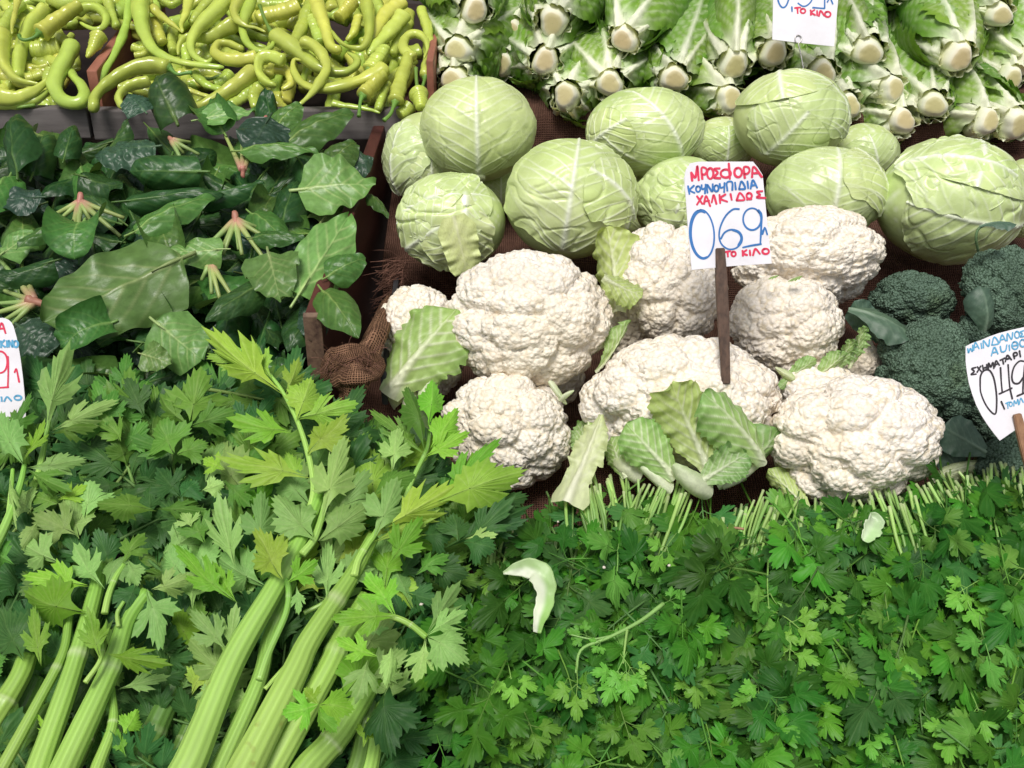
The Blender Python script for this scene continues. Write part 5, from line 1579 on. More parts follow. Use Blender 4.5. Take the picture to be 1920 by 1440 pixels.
LB1 = [('yellow', (540, 744), (385, 618), 112, .06), ('yellow', (556, 788), (584, 706), 84, .055), ('yellow', (481, 684), (388, 668), 60, .05), ('yellow', (558, 786), (671, 757), 86, .05), ('yellow', (576, 853), (652, 782), 100, .055),
       ('yellow', (510, 712), (470, 640), 60, .055), ('yellow', (535, 745), (560, 672), 60, .05),
       ('bright', (551, 815), (432, 784), 96, .045), ('yellow', (580, 893), (417, 857), 112, .05), ('pale', (604, 976), (646, 815), 104, .07), ('pale', (590, 1012), (512, 928), 100, .065), ('pale', (605, 984), (696, 880), 104, .055),
       ('pale', (594, 1018), (698, 944), 84, .05), ('pale', (441, 1063), (410, 932), 96, .04), ('pale', (485, 1038), (490, 918), 92, .035), ('yellow', (529, 1086), (483, 994), 100, .075), ('bright', (540, 1092), (594, 1052), 76, .075),
       ('pale', (555, 1096), (560, 1150), 40, .06), ('bright', (440, 1130), (322, 1022), 72, .05), ('bright', (440, 1125), (400, 1055), 60, .045), ('pale', (427, 1220), (360, 1145), 78, .05), ('pale', (430, 1220), (442, 1136), 66, .05),
       ('bright', (597, 1322), (530, 1340), 96, .085), ('bright', (597, 1322), (664, 1330), 84, .085), ('bright', (598, 1324), (630, 1374), 60, .08), ('bright', (596, 1320), (570, 1290), 60, .08),
       ('bright', (804, 797), (812, 710), 62, .05), ('mid', (796, 842), (760, 725), 66, .045), ('bright', (807, 842), (858, 766), 70, .045), ('mid', (796, 852), (694, 768), 56, .035), ('bright', (796, 857), (878, 812), 70, .045),
       ('pale', (736, 884), (746, 796), 78, .04), ('mid', (752, 880), (716, 800), 60, .03), ('yellow', (819, 942), (988, 880), 112, .06), ('bright', (822, 940), (936, 826), 84, .045), ('pale', (702, 1010), (746, 893), 112, .065),
       ('yellow', (710, 996), (856, 908), 110, .055), ('yellow', (702, 1016), (814, 960), 84, .055), ('bright', (729, 1058), (790, 972), 92, .06), ('pale', (612, 1126), (616, 1018), 78, .045), ('pale', (627, 1111), (698, 1018), 80, .04),
       ('bright', (744, 1154), (622, 1160), 92, .07), ('bright', (740, 1150), (686, 1072), 96, .065), ('bright', (706, 1232), (628, 1198), 66, .07), ('pale', (800, 1190), (860, 1094), 78, .075), ('pale', (800, 1192), (872, 1146), 70, .08),
       ('pale', (800, 1195), (878, 1244), 96, .08), ('pale', (798, 1195), (780, 1276), 80, .075), ('pale', (690, 1240), (668, 1314), 92, .06), ('pale', (734, 1212), (722, 1292), 40, .06), ('dark', (731, 1290), (736, 1424), 124, .04),
       ('pale', (480, 1300), (400, 1330), 50, .02), ('bright', (440, 1300), (460, 1380), 50, .01), ('pale', (410, 1290), (365, 1310), 40, .03), ('pale', (660, 960), (640, 900), 70, .035), ('mid', (640, 900), (690, 810), 80, .02),
       ('pale', (590, 1150), (600, 1200), 40, .03), ('mid', (700, 930), (780, 890), 80, .03), ('bright', (850, 930), (900, 840), 70, .04), ('bright', (680, 1400), (700, 1340), 60, .03)]
for tn, b, t, wd, sh in LB1:
    cleaflet(B1, tn, b, t, wd, sh)

B2 = cthing('celery bunch with two thick pale stalks beneath the card with the red 9', 150, 1300)
for i, (p, w0, w1, sh, tn) in enumerate([([(62, 1480), (76, 1433), (139, 1252), (180, 1107), (188, 1060)], 52, 30, .03, 1), ([(100, 1490), (120, 1440), (208, 1252), (238, 1165), (276, 1110)], 56, 34, .035, 1),
                                         ([(-20, 1480), (7, 1436), (69, 1322), (118, 1225), (130, 1150)], 28, 18, .03, 1), ([(170, 1480), (184, 1436), (212, 1356), (208, 1290)], 30, 16, .02, 1)]):
    cstalk(B2, p, w0, w1, sh, tn, 20 + i)
cstalk(B2, [(160, 1280), (190, 1232), (186, 1180)], 10, 8, .06, 0, 27, 'branch', 7)
cstalk(B2, [(196, 1150), (204, 1115), (216, 1085), (232, 1058)], 14, 11, .05, 0, 28, 'branch', 7)
cstalk(B2, [(222, 1175), (220, 1150), (232, 1128)], 8, 7, .05, 0, 29, 'branch', 7)
LB2 = [('bright', (164, 1098), (48, 1080), 92, .05), ('bright', (163, 1150), (42, 1108), 112, .045), ('yellow', (188, 1237), (164, 1143), 76, .075), ('bright', (198, 1226), (318, 1246), 66, .075), ('yellow', (78, 1252), (62, 1138), 66, .05),
       ('dark', (45, 1237), (-4, 1136), 104, .04), ('pale', (282, 1108), (306, 1216), 126, .04), ('pale', (284, 1106), (364, 1080), 70, .04), ('pale', (219, 1293), (314, 1268), 52, .02), ('pale', (146, 1004), (66, 964), 112, .03),
       ('pale', (150, 1010), (128, 930), 90, .025), ('pale', (112, 1056), (34, 1012), 90, .035), ('pale', (198, 1105), (140, 1022), 84, .05), ('pale', (200, 1100), (240, 1040), 70, .045), ('mid', (230, 1060), (270, 1000), 80, .05),
       ('pale', (240, 1050), (262, 1100), 50, .05), ('dark', (260, 1090), (225, 1160), 86, .045), ('dark', (120, 1240), (90, 1180), 60, .03), ('bright', (230, 1380), (258, 1330), 56, .02), ('bright', (236, 1420), (214, 1360), 40, .02),
       ('mid', (30, 1060), (-20, 1020), 80, .03), ('pale', (60, 960), (20, 920), 80, .02), ('bright', (96, 1400), (70, 1340), 30, .03)]
for tn, b, t, wd, sh in LB2:
    cleaflet(B2, tn, b, t, wd, sh)

B3 = cthing('celery bunch with short thick stalks cut by the photo corner', 10, 1340)
for i, (p, w0, w1, sh, tn) in enumerate([([(-80, 1440), (-20, 1360), (34, 1276), (52, 1230)], 58, 40, .015, 1), ([(-60, 1500), (-10, 1400), (40, 1330), (70, 1270)], 46, 32, -.01, 2)]):
    cstalk(B3, p, w0, w1, sh, tn, 30 + i)
B4 = cthing('celery bunch with dark shaded stalks between the two pale bunches', 280, 1390)
for i, (p, w0, w1, sh, tn) in enumerate([([(232, 1490), (262, 1433), (304, 1340), (340, 1270)], 60, 46, -.02, 2), ([(300, 1490), (330, 1420), (360, 1350)], 40, 30, -.03, 2), ([(375, 1330), (395, 1270), (425, 1215)], 20, 16, .0, 1),
                                         ([(128, 1460), (150, 1420), (190, 1330)], 30, 24, -.02, 2)]):
    cstalk(B4, p, w0, w1, sh, tn, 35 + i)
B5 = cthing('celery bunch with dull stalks beside the parsley crate', 700, 1400)
for i, (p, w0, w1, sh, tn) in enumerate([([(640, 1490), (669, 1437), (684, 1360), (700, 1300)], 40, 30, -.015, 2), ([(676, 1490), (692, 1437), (704, 1375), (716, 1310)], 44, 32, -.02, 1)]):
    cstalk(B5, p, w0, w1, sh, tn, 40 + i)
B6 = cthing('celery bunch with pale leaf shoots over the card with the red 9', 60, 850)
cstalk(B6, [(-30, 1060), (8, 990), (36, 915), (46, 872)], 24, 10, .045, 0, 50, 'stalk', 7)
cstalk(B6, [(14, 985), (20, 930), (24, 880)], 12, 8, .04, 0, 51, 'branch', 7)
cstalk(B6, [(70, 900), (84, 830), (92, 790)], 14, 8, .03, 0, 52, 'branch', 7)
LB6 = [('pale', (86, 818), (128, 648), 104, .05), ('pale', (98, 808), (218, 750), 70, .035), ('mid', (98, 815), (180, 800), 70, .03), ('pale', (47, 874), (-2, 770), 66, .055), ('bright', (47, 866), (82, 788), 56, .055), ('pale', (52, 878), (166, 862), 56, .055),
       ('mid', (56, 882), (130, 920), 70, .045), ('pale', (24, 890), (30, 985), 30, .05), ('mid', (20, 830), (60, 740), 60, .02), ('pale', (70, 980), (40, 1030), 40, .04)]
for tn, b, t, wd, sh in LB6:
    cleaflet(B6, tn, b, t, wd, sh)
B7 = cthing('celery bunch of dark spread leaves behind the pale-stalked ones', 320, 880)
LB7 = [('mid', (357, 798), (376, 694), 140, .03), ('mid', (357, 800), (300, 740), 90, .025), ('mid', (358, 800), (440, 770), 90, .025), ('mid', (328, 852), (300, 788), 116, .035), ('mid', (330, 852), (250, 820), 80, .03), ('mid', (332, 854), (390, 830), 70, .03),
       ('dark', (339, 932), (294, 878), 96, .035), ('dark', (339, 932), (370, 900), 80, .035), ('mid', (292, 957), (180, 945), 66, .035), ('mid', (295, 955), (390, 960), 60, .03), ('pale', (380, 920), (422, 905), 50, .03), ('dark', (360, 990), (300, 940), 90, .02),
       ('mid', (385, 1020), (350, 950), 90, .03), ('pale', (360, 990), (345, 960), 60, .035), ('mid', (200, 800), (215, 730), 80, .02), ('mid', (230, 830), (190, 780), 80, .02), ('dark', (270, 780), (240, 710), 80, .015), ('mid', (420, 900), (470, 950), 80, .02),
       ('bright', (110, 940), (160, 910), 70, .03), ('mid', (110, 945), (60, 930), 80, .02), ('pale', (160, 970), (170, 900), 110, .025), ('mid', (170, 1100), (210, 1050), 70, .03), ('bright', (420, 880), (380, 860), 60, .03)]
for tn, b, t, wd, sh in LB7:
    cleaflet(B7, tn, b, t, wd, sh)
B8 = cthing('celery bunch with dark glossy leaves beside the low cauliflower', 880, 980)
LB8 = [('dark', (875, 1013), (960, 936), 100, .05), ('dark', (870, 1018), (930, 1030), 90, .045), ('dark', (860, 1015), (850, 960), 90, .04), ('pale', (872, 1010), (930, 1002), 46, .055), ('dark', (830, 1030), (990, 950), 70, .03), ('dark', (900, 960), (990, 930), 70, .03),
       ('dark', (890, 1000), (985, 975), 70, .03), ('bright', (930, 960), (925, 900), 50, .04), ('dark', (800, 1060), (880, 1080), 80, .02), ('mid', (780, 1080), (840, 1040), 80, .03), ('dark', (760, 1110), (830, 1130), 70, .02), ('dark', (790, 1010), (850, 1000), 90, .03)]
for tn, b, t, wd, sh in LB8:
    cleaflet(B8, tn, b, t, wd, sh)
# leaf sprays just above the front stalks
for k in range(64):
    x, y = R.uniform(330, 800), R.uniform(850, 1280)
    if abs(x - (1120 - y * .55 + 60)) < 50 and y > 1050 and x < 560:
        continue
    a = R.gauss(-1.35, .8)
    ln = R.uniform(80, 130)
    b = (x - math.cos(a) * ln / 2, y - math.sin(a) * ln / 2); t = (x + math.cos(a) * ln / 2, y + math.sin(a) * ln / 2)
    cleaflet(B1, R.choice(('pale', 'pale', 'bright', 'mid', 'yellow')), b, t, ln * R.uniform(.75, 1.0), R.uniform(-.012, .012))
ROOTS_C = [(B1, 560, 1000), (B1, 700, 1100), (B2, 150, 1120), (B3, 20, 1200), (B4, 320, 1200), (B5, 720, 1260), (B6, 60, 900), (B7, 300, 850), (B7, 330, 1000), (B8, 860, 1010)]
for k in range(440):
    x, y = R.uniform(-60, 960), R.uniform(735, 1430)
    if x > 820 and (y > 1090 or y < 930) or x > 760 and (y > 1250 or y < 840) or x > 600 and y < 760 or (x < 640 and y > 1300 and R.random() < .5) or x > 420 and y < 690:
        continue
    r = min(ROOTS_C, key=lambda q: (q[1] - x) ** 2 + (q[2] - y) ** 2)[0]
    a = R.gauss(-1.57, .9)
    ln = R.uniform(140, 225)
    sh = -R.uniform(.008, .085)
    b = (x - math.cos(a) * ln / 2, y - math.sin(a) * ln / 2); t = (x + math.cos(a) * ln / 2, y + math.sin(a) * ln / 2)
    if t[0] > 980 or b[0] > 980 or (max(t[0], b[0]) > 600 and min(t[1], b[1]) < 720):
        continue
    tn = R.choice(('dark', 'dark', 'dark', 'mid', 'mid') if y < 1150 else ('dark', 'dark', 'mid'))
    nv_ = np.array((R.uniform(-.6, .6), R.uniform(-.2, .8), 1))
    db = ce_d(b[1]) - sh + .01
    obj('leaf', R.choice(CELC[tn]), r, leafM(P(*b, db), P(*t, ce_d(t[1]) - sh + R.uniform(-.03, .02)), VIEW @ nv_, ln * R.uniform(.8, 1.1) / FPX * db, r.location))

# ------------------------------------------------------------------ parsley
pa_d = lerp_tab([(860, 1.265), (950, 1.205), (1050, 1.15), (1150, 1.11), (1250, 1.07), (1350, 1.035), (1440, 1.0), (1560, .985)])
PB = [(1120, 905, -.15, 18, 'parsley bunch with upright cut stalks below the torn pale leaf'), (1255, 915, .35, 18, 'parsley bunch with stalks fanned sideways below the dressed cauliflower'),
      (1430, 940, .25, 14, 'parsley bunch tied with brown twine'), (1570, 950, .2, 10, 'parsley bunch under the whitest cauliflower with few stalks showing'),
      (1655, 925, -.3, 16, 'parsley bunch with slanted pale stalks and a small white leaf'), (1760, 900, -.45, 18, 'parsley bunch with stalks pointing along the broccoli'),
      (1880, 888, -.1, 22, 'parsley bunch with many short cut ends below the parsley card'), (960, 1010, .1, 8, 'parsley bunch beside the celery with the fallen pale scrap on it'),
      (930, 1250, 0, 0, 'parsley bunch hanging over the dark crate next to the celery'), (1840, 1180, 0, 0, 'parsley bunch hanging lowest under the price card corner')]
PBO = []
for i, (x, y, sk, ns, lab) in enumerate(PB):
    r = thing('parsley_bunch', lab, 'parsley', P(x, y, pa_d(y)), 'parsley bunches lying in black crates')
    PBO.append((x, r))
    o3 = np.array(r.location)
    for k in range(int(ns * 1.7)):
        ex = x + R.gauss(0, 36); ey = y + R.uniform(-22, 24) + .10 * abs(ex - x)
        ln = R.uniform(95, 170)
        bx_ = x + (ex - x) * R.uniform(.7, 1.2) - sk * ln; by = ey + ln * R.uniform(.75, 1)
        d0 = pa_d(ey) - R.uniform(-.012, .022)
        cl = catmull([P(ex, ey, d0), P(.5 * (ex + bx_) + R.uniform(-8, 8), .5 * (ey + by), pa_d(.5 * (ey + by)) - R.uniform(-.006, .012)), P(bx_, by, pa_d(by) + .012)], 9)
        v, f = tube(cl, np.linspace(.0021, .0017, 9) * R.uniform(.75, 1.15), 7)
        tt = np.repeat(np.linspace(0, 1, 11), 7)[:, None]
        g_ = R.uniform(.8, 1.15)
        c = (np.array((.30, .47, .13)) * (1 - tt) + np.array((.15, .31, .06)) * tt) * g_
        c[:7 * 2] = (.46, .56, .28)
        obj('stalk', mesh('stalk', v - o3, f, M_PSTEM, c), r)
cnt = {}


def lump(x, y):
    """bunches bulge toward the viewer and leave furrows between them"""
    return .020 * math.sin((x + .25 * y) / 31.0 + 1.2 * math.sin(y / 85.0)) * smooth(960, 1080, y) + .012 * math.sin(y / 47.0 + x / 90.0)


for k in range(1600):
    x, y = R.uniform(815, 1985), R.uniform(935, 1500)
    ytop = float(np.interp(x, [820, 980, 1000, 1100, 1300, 1450, 1600, 1750, 1850, 1960], [1180, 1100, 1020, 970, 990, 990, 975, 940, 915, 905]))
    if y < ytop or (x < 900 and y < 1120) or (x < 830 and R.random() < .5):
        continue
    if y > 1380 + 50 * math.sin(x * .013) + 30 * math.sin(x * .041) and x < 1250 and R.random() < .8:
        continue
    cand = sorted(PBO, key=lambda q: abs(q[0] - x) + (400 if (q[0] in (930, 1840)) != (y > 1160) else 0))
    r = cand[0][1] if R.random() < .8 else cand[1][1]
    if cnt.get(r.name, 0) > 285:
        r = min((q[1] for q in cand[:4]), key=lambda q: cnt.get(q.name, 0))
    cnt[r.name] = cnt.get(r.name, 0) + 1
    a = R.gauss(1.57, .85)                         # mostly hanging down the picture
    ln = R.uniform(92, 165) * (1 + .10 * (y > 1200))
    low = R.random() < .62
    sh = -R.uniform(.012, .06) if low else R.uniform(-.01, .026)
    sh += float(lump(x, y))
    t = (x + math.cos(a) * ln / 2, y + math.sin(a) * ln / 2); b = (x - math.cos(a) * ln / 2, y - math.sin(a) * ln / 2)
    if min(b[0], t[0]) < 800:
        continue
    nv_ = np.array((R.uniform(-.7, .7), R.uniform(-.25, .9), 1))
    db = pa_d(b[1]) - sh
    obj('leaf', PARC[R.randrange(12)], r, leafM(P(*b, db), P(*t, pa_d(t[1]) - sh + R.uniform(-.02, .02)), VIEW @ nv_, ln * R.uniform(.85, 1.15) / FPX * db, r.location))
# the sprig lying on top
sr_ = thing('parsley_sprig', 'long parsley sprig with light leaves lying across the bunches', 'parsley sprig', P(1160, 1200, pa_d(1200) - .05))
o3 = np.array(sr_.location)
for pts, rr in (([(1244, 1132), (1200, 1165), (1140, 1196), (1090, 1218), (1080, 1262)], .0023), ([(1176, 1180), (1172, 1210), (1168, 1244)], .0015), ([(1150, 1192), (1110, 1198), (1070, 1190)], .0014)):
    cl = catmull([P(*q, pa_d(q[1]) - .052) for q in pts], 22)
    v, f = tube(cl, np.linspace(rr, rr * .55, 22), 8)
    obj('stalk', mesh('stalk', v - o3, f, M_PSTEM, np.tile((.22, .38, .10), (len(v), 1))), sr_)
for b, t, wd, k in [((1080, 1262), (1080, 1352), 74, 0), ((1168, 1240), (1130, 1318), 80, 1), ((1170, 1240), (1180, 1320), 66, 0), ((1172, 1238), (1208, 1292), 56, 2), ((1112, 1198), (1064, 1178), 50, 3), ((1130, 1200), (1110, 1222), 36, 1), ((1244, 1132), (1290, 1110), 40, 2)]:
    obj('leaflet', PARL[k], sr_, leafM(P(*b, pa_d(b[1]) - .054), P(*t, pa_d(t[1]) - .05), VIEW @ np.array((R.uniform(-.2, .2), .3, 1)), wd / FPX * pa_d(b[1]), o3))
for x, y, a, ln in [(1432, 1300, 1.5, 80), (1590, 1290, .3, 90), (1180, 1380, 1.3, 110), (1480, 1240, 1.6, 90), (1420, 1320, 1.6, 90), (1630, 1390, 1.4, 70), (1560, 1130, .9, 60), (1820, 1140, 1.2, 90), (1800, 1110, 2.6, 60), (1240, 1040, 2.2, 70), (930, 1080, 2.0, 80),
                    (1840, 1350, 1.2, 90), (1780, 1385, 1.8, 90), (1700, 1250, 1.4, 80), (1300, 1290, 1.4, 80), (1000, 1380, 1.2, 90), (960, 1290, 1.4, 80), (1500, 1180, .6, 90)]:
    r = min(PBO, key=lambda q: abs(q[0] - x))[1]
    t = (x + math.cos(a) * ln / 2, y + math.sin(a) * ln / 2); b = (x - math.cos(a) * ln / 2, y - math.sin(a) * ln / 2)
    obj('leaf', PARL[R.randrange(5)], r, leafM(P(*b, pa_d(b[1]) - .035), P(*t, pa_d(t[1]) - .04), VIEW @ np.array((R.uniform(-.4, .4), .3, 1)), ln * 1.05 / FPX * pa_d(b[1]), r.location))


# ------------------------------------------------------------------ scraps on top
def strip(name, label, cat, pts, wd, dfun, mat, cols, cup=.4, seed=0, nrm=(0, .2, 1), side=1):
    """a curled scrap of leaf along a pixel path; wd are widths in pixels"""
    n, m = 30, 13
    cl = catmull([P(q[0], q[1], dfun(q)) for q in pts], n)
    w_ = np.interp(np.linspace(0, 1, n), np.linspace(0, 1, len(wd)), wd) / FPX * dfun(pts[0])
    t = np.gradient(cl, axis=0); t /= np.linalg.norm(t, axis=1)[:, None]
    z = VIEW @ np.asarray(nrm, float); z = z - t * (t @ z)[:, None]; z /= np.linalg.norm(z, axis=1)[:, None]
    x = np.cross(t, z)
    s = np.linspace(-1, 1, m)
    w_ = w_ * (1 + .10 * np.sin(np.linspace(0, 19, n) + seed) + .07 * np.sin(np.linspace(0, 43, n)))
    v = cl[:, None, :] + x[:, None, :] * (s[None, :, None] * w_[:, None, None] * .5) + z[:, None, :] * (cup * w_[:, None, None] * .5 * (s[None, :, None] ** 2))
    v = v.reshape(-1, 3)
    v = v + (wav(v, seed, 160)[:, None] * .0014 + wav(v, seed + 7, 420)[:, None] * .0007) * (VIEW @ np.array([.3, .4, 1]))
    e = smooth(-.35, .35, np.tile(s, n) * side)[:, None]
    tt = np.repeat(np.linspace(0, 1, n), m)[:, None]
    c = np.array(cols[0]) * (1 - e) + np.array(cols[1]) * e
    c = c * (1 - .5 * tt) + np.array(cols[2]) * .5 * tt
    o0 = v.mean(0)
    me = mesh(name, v - o0, grid_faces(n, m), mat, np.clip(c * (1 + .08 * wav(v, seed + 1, 120)[:, None]), 0, 1))
    o = tag(obj(name, me, loc=o0), label, cat)
    md = o.modifiers.new('thickness', 'SOLIDIFY'); md.thickness = .0009
    return o


strip('leaf_scrap', 'thick white-green cauliflower leaf scrap fallen on the parsley', 'leaf scrap', [(1007, 1186), (1012, 1160), (1022, 1128), (1022, 1098), (1006, 1070), (976, 1066), (944, 1074)], [16, 24, 38, 40, 50, 30, 6],
      lambda q: pa_d(q[1]) - .062, M_CLEAF, ((.74, .78, .64), (.30, .52, .12), (.66, .74, .50)), .16, 4, (.1, .3, 1))
strip('leaf_scrap', 'small curled white leaf among the parsley stalks', 'leaf scrap', [(1620, 1014), (1632, 994), (1640, 974), (1628, 968)], [14, 34, 34, 12], lambda q: pa_d(q[1]) - .05, M_CLEAF, ((.62, .72, .52), (.4, .58, .28), (.6, .7, .5)), .6, 6)
cl = catmull([P(*q, pa_d(q[1]) - .026) for q in [(1338, 1006), (1352, 994), (1375, 990), (1395, 992)]], 20)
v, f = tube(cl, .0016, 6)
o0 = v.mean(0)
tag(obj('twine', mesh('twine', v - o0, f, M_TWINE), loc=o0), 'brown twine tied round parsley stalks', 'twine')
for k, (x, y, d) in enumerate([(978, 984, 1.26), (1046, 978, 1.20), (1132, 1064, 1.09), (722, 790, 1.27), (790, 1133, 1.02), (1255, 1060, 1.10), (1004, 1000, 1.24), (1338, 1162, 1.06)]):
    v, f, u = curd(900 + k, (.0022, .0018, .0016), [(9, .3, .4, .4)], 2, .2, -2)
    tag(obj('curd_crumb', mesh('curd_crumb', v, f, M_CRUMB), loc=P(x, y, d)), 'tiny white crumb of cauliflower curd fallen on the greens', 'crumb', 'fallen curd crumbs')

# ------------------------------------------------------------------ hand-written price cards
def strokes(name, parent, lines, ink, wpx, conv, plane, lift, o3):
    """marker strokes as thin raised ribbons on the card plane"""
    p0, n = plane
    parts = []
    for k, ln in enumerate(lines):
        pts = np.array([conv(*q) for q in ln], float)
        c = catmull(pts, max(6, 7 * len(pts)))
        w = 1.22 * wpx * (1 + 0.10 * np.sin(np.linspace(0, 5, len(c)) + k))
        t = np.gradient(c, axis=0); t /= np.linalg.norm(t, axis=1)[:, None] + 1e-9
        nn = np.stack([-t[:, 1], t[:, 0]], -1)
        # rounded ends
        a0 = c[0] - t[0] * wpx * .35; a1 = c[-1] + t[-1] * wpx * .35
        c = np.vstack([a0, c, a1]); w = np.concatenate([[w[0] * .45], w, [w[-1] * .45]]); nn = np.vstack([nn[:1], nn, nn[-1:]])
        lf = lift + 0.00004 * k
        A = [onplane(*q, p0 + n * lf, n) for q in c + nn * w[:, None] / 2]
        B = [onplane(*q, p0 + n * lf, n) for q in c - nn * w[:, None] / 2]
        v = np.stack([A, B], 1).reshape(-1, 3)
        parts.append((v - o3, grid_faces(len(c), 2), (1, 1, 1)))
    v, f, c = merge(parts)
    return obj(name, mesh(name, v, f, ink, None, False), parent)


def ell(cx, cy, rx, ry, a0=-1.9, n=12, extra=0.35, rot=0.0):
    out = []
    for k in range(n + 1):
        a = a0 - (2 * math.pi + extra) * k / n
        x, y = rx * math.cos(a), ry * math.sin(a)
        out.append((cx + x * math.cos(rot) - y * math.sin(rot), cy + x * math.sin(rot) + y * math.cos(rot)))
    return out


def card(label, outline, plane, thick=0.0011, curve=0.0):
    p0, n = plane
    front = np.array([onplane(*q, p0, n) for q in outline])
    o3 = front.mean(0)
    back = front - n * thick
    k = len(front)
    v = np.vstack([front, back]) - o3
    f = [list(range(k))[::-1], [k + i for i in range(k)]] + [[i, (i + 1) % k, k + (i + 1) % k, k + i] for i in range(k)]
    r = thing('price_card', label, 'price card', o3, None)
    obj('card', mesh('card', v, f, M_CARD, None, False), r)
    import bmesh
    me = r.children[0].data
    bm = bmesh.new(); bm.from_mesh(me); bmesh.ops.recalc_face_normals(bm, faces=bm.faces); bm.to_mesh(me); bm.free()
    return r, o3


def stick(parent, o3, pts, wpx, mat, thick=0.006):
    """a flat wooden stake: points are (px, py, depth), widths in pixels"""
    c = np.array([P(*q) for q in pts])
    t = unit(c[-1] - c[0])
    zz = unit(-FW - t * np.dot(-FW, t)); xx = np.cross(t, zz)
    import bmesh
    bm = bmesh.new()
    prev = None
    rings = []
    for (q, ww) in zip(c, wpx):
        h = ww / 2 / FPX * pts[0][2]
        rings.append([bm.verts.new(q + xx * h * a + zz * thick * b - o3) for a, b in ((-1, 0), (1, 0), (1, 1), (-1, 1))])
    for a, b in zip(rings[:-1], rings[1:]):
        for i in range(4):
            bm.faces.new([a[i], a[(i + 1) % 4], b[(i + 1) % 4], b[i]])
    bm.faces.new(rings[0][::-1]); bm.faces.new(rings[-1])
    bmesh.ops.recalc_face_normals(bm, faces=bm.faces)
    bmesh.ops.bevel(bm, geom=list(bm.edges), offset=.0009, segments=2, affect='EDGES')
    me = bpy.data.meshes.new('stick'); bm.to_mesh(me); bm.free()
    me.materials.append(mat)
    return obj('stick', me, parent)


# --- the 0.69 offer card
nA = unit(VIEW @ np.array([.06, .10, 1]))
plA = (P(1365, 405, 1.235), nA)
rA, oA = card('white card offering cauliflowers at 069 per kilo on a dark stick', [(1283, 332), (1286, 318), (1294, 306), (1310, 303), (1360, 303), (1412, 303), (1421, 314), (1430, 328), (1437, 400), (1447, 494), (1370, 499), (1297, 506), (1290, 430)], plA)
cv = lambda x, y: (1260 + x * .2918, 280 + y * .2918)
strokes('offer_lettering', rA, [
    [(130, 203), (123, 150)], [(122, 148), (150, 180), (163, 108), (172, 200)],
    [(195, 192), (190, 122), (215, 120), (224, 140), (212, 160), (196, 162)],
    ell(246, 155, 20, 34), [(308, 122), (272, 126), (294, 150), (270, 180), (312, 186)],
    ell(345, 155, 32, 26), [(365, 90), (372, 190)], ell(425, 148, 24, 30),
    [(468, 185), (462, 118), (490, 115), (498, 138), (485, 155), (466, 158)],
    [(514, 180), (525, 112), (578, 178)], [(516, 155), (560, 150)]], M_INK['red'], 3.6, cv, plA, .0004, oA)
strokes('product_lettering', rA, [
    [(103, 235), (112, 288)], [(142, 232), (115, 262), (146, 280)], ell(168, 255, 14, 18), [(190, 228), (194, 255), (214, 250)], [(216, 224), (212, 284)],
    [(228, 280), (226, 228), (258, 270), (262, 222)], ell(285, 250, 14, 20), [(306, 220), (312, 246), (335, 240)], [(338, 214), (335, 276)],
    [(356, 266), (353, 214), (386, 210), (388, 262)], [(405, 212), (410, 258)], [(430, 256), (446, 206), (470, 250), (430, 256)], [(485, 204), (490, 250)],
    [(505, 252), (520, 198), (548, 246)], [(510, 232), (540, 228)]], M_INK['blue'], 3.0, cv, plA, .0004, oA)
strokes('origin_lettering', rA, [
    [(160, 300), (196, 352)], [(196, 298), (160, 356)], [(205, 352), (220, 300), (246, 366)], [(210, 334), (240, 330)], [(255, 342), (268, 294), (286, 352)],
    [(305, 290), (310, 346)], [(345, 288), (310, 315), (356, 336)], [(376, 285), (384, 325)], [(415, 328), (436, 280), (466, 322), (415, 328)], ell(496, 298, 17, 18), [(480, 322), (512, 318)],
    [(582, 268), (546, 272), (566, 292), (546, 308), (602, 312)]], M_INK['red'], 3.2, cv, plA, .0004, oA)
strokes('price_lettering', rA, [
    ell(193, 545, 78, 158, a0=-1.5, rot=-.07), ell(196, 548, 73, 150, a0=-1.2, rot=-.07, extra=-2.5),
    [(432, 384), (392, 386), (345, 428), (312, 495), (303, 558), (318, 608), (360, 640), (408, 636), (444, 602), (450, 562), (428, 528), (380, 516), (338, 535), (314, 575)],
    [(388, 518), (430, 538), (444, 575), (425, 618)],
    ell(515, 448, 58, 70, a0=-.6), [(556, 388), (576, 420), (574, 490), (568, 602)], [(574, 608), (510, 618), (455, 630)],
    [(580, 546), (597, 506), (613, 548)], [(576, 538), (597, 502)]], M_INK['blue'], 2.8, cv, plA, .0004, oA)
strokes('unit_lettering', rA, [
    [(342, 660), (376, 654)], [(357, 660), (360, 690)], ell(396, 672, 14, 15), [(453, 650), (456, 685)], [(480, 646), (456, 666), (484, 680)], [(500, 648), (503, 682)],
    [(520, 682), (536, 640), (566, 672)], ell(602, 655, 21, 17)], M_INK['red'], 3.2, cv, plA, .0004, oA)
stick(rA, oA, [(1349, 466, 1.232), (1351, 520, 1.232), (1355, 600, 1.232), (1358, 668, 1.232), (1360, 720, 1.232)], [17, 22, 22, 18, 16], M_DWOOD)

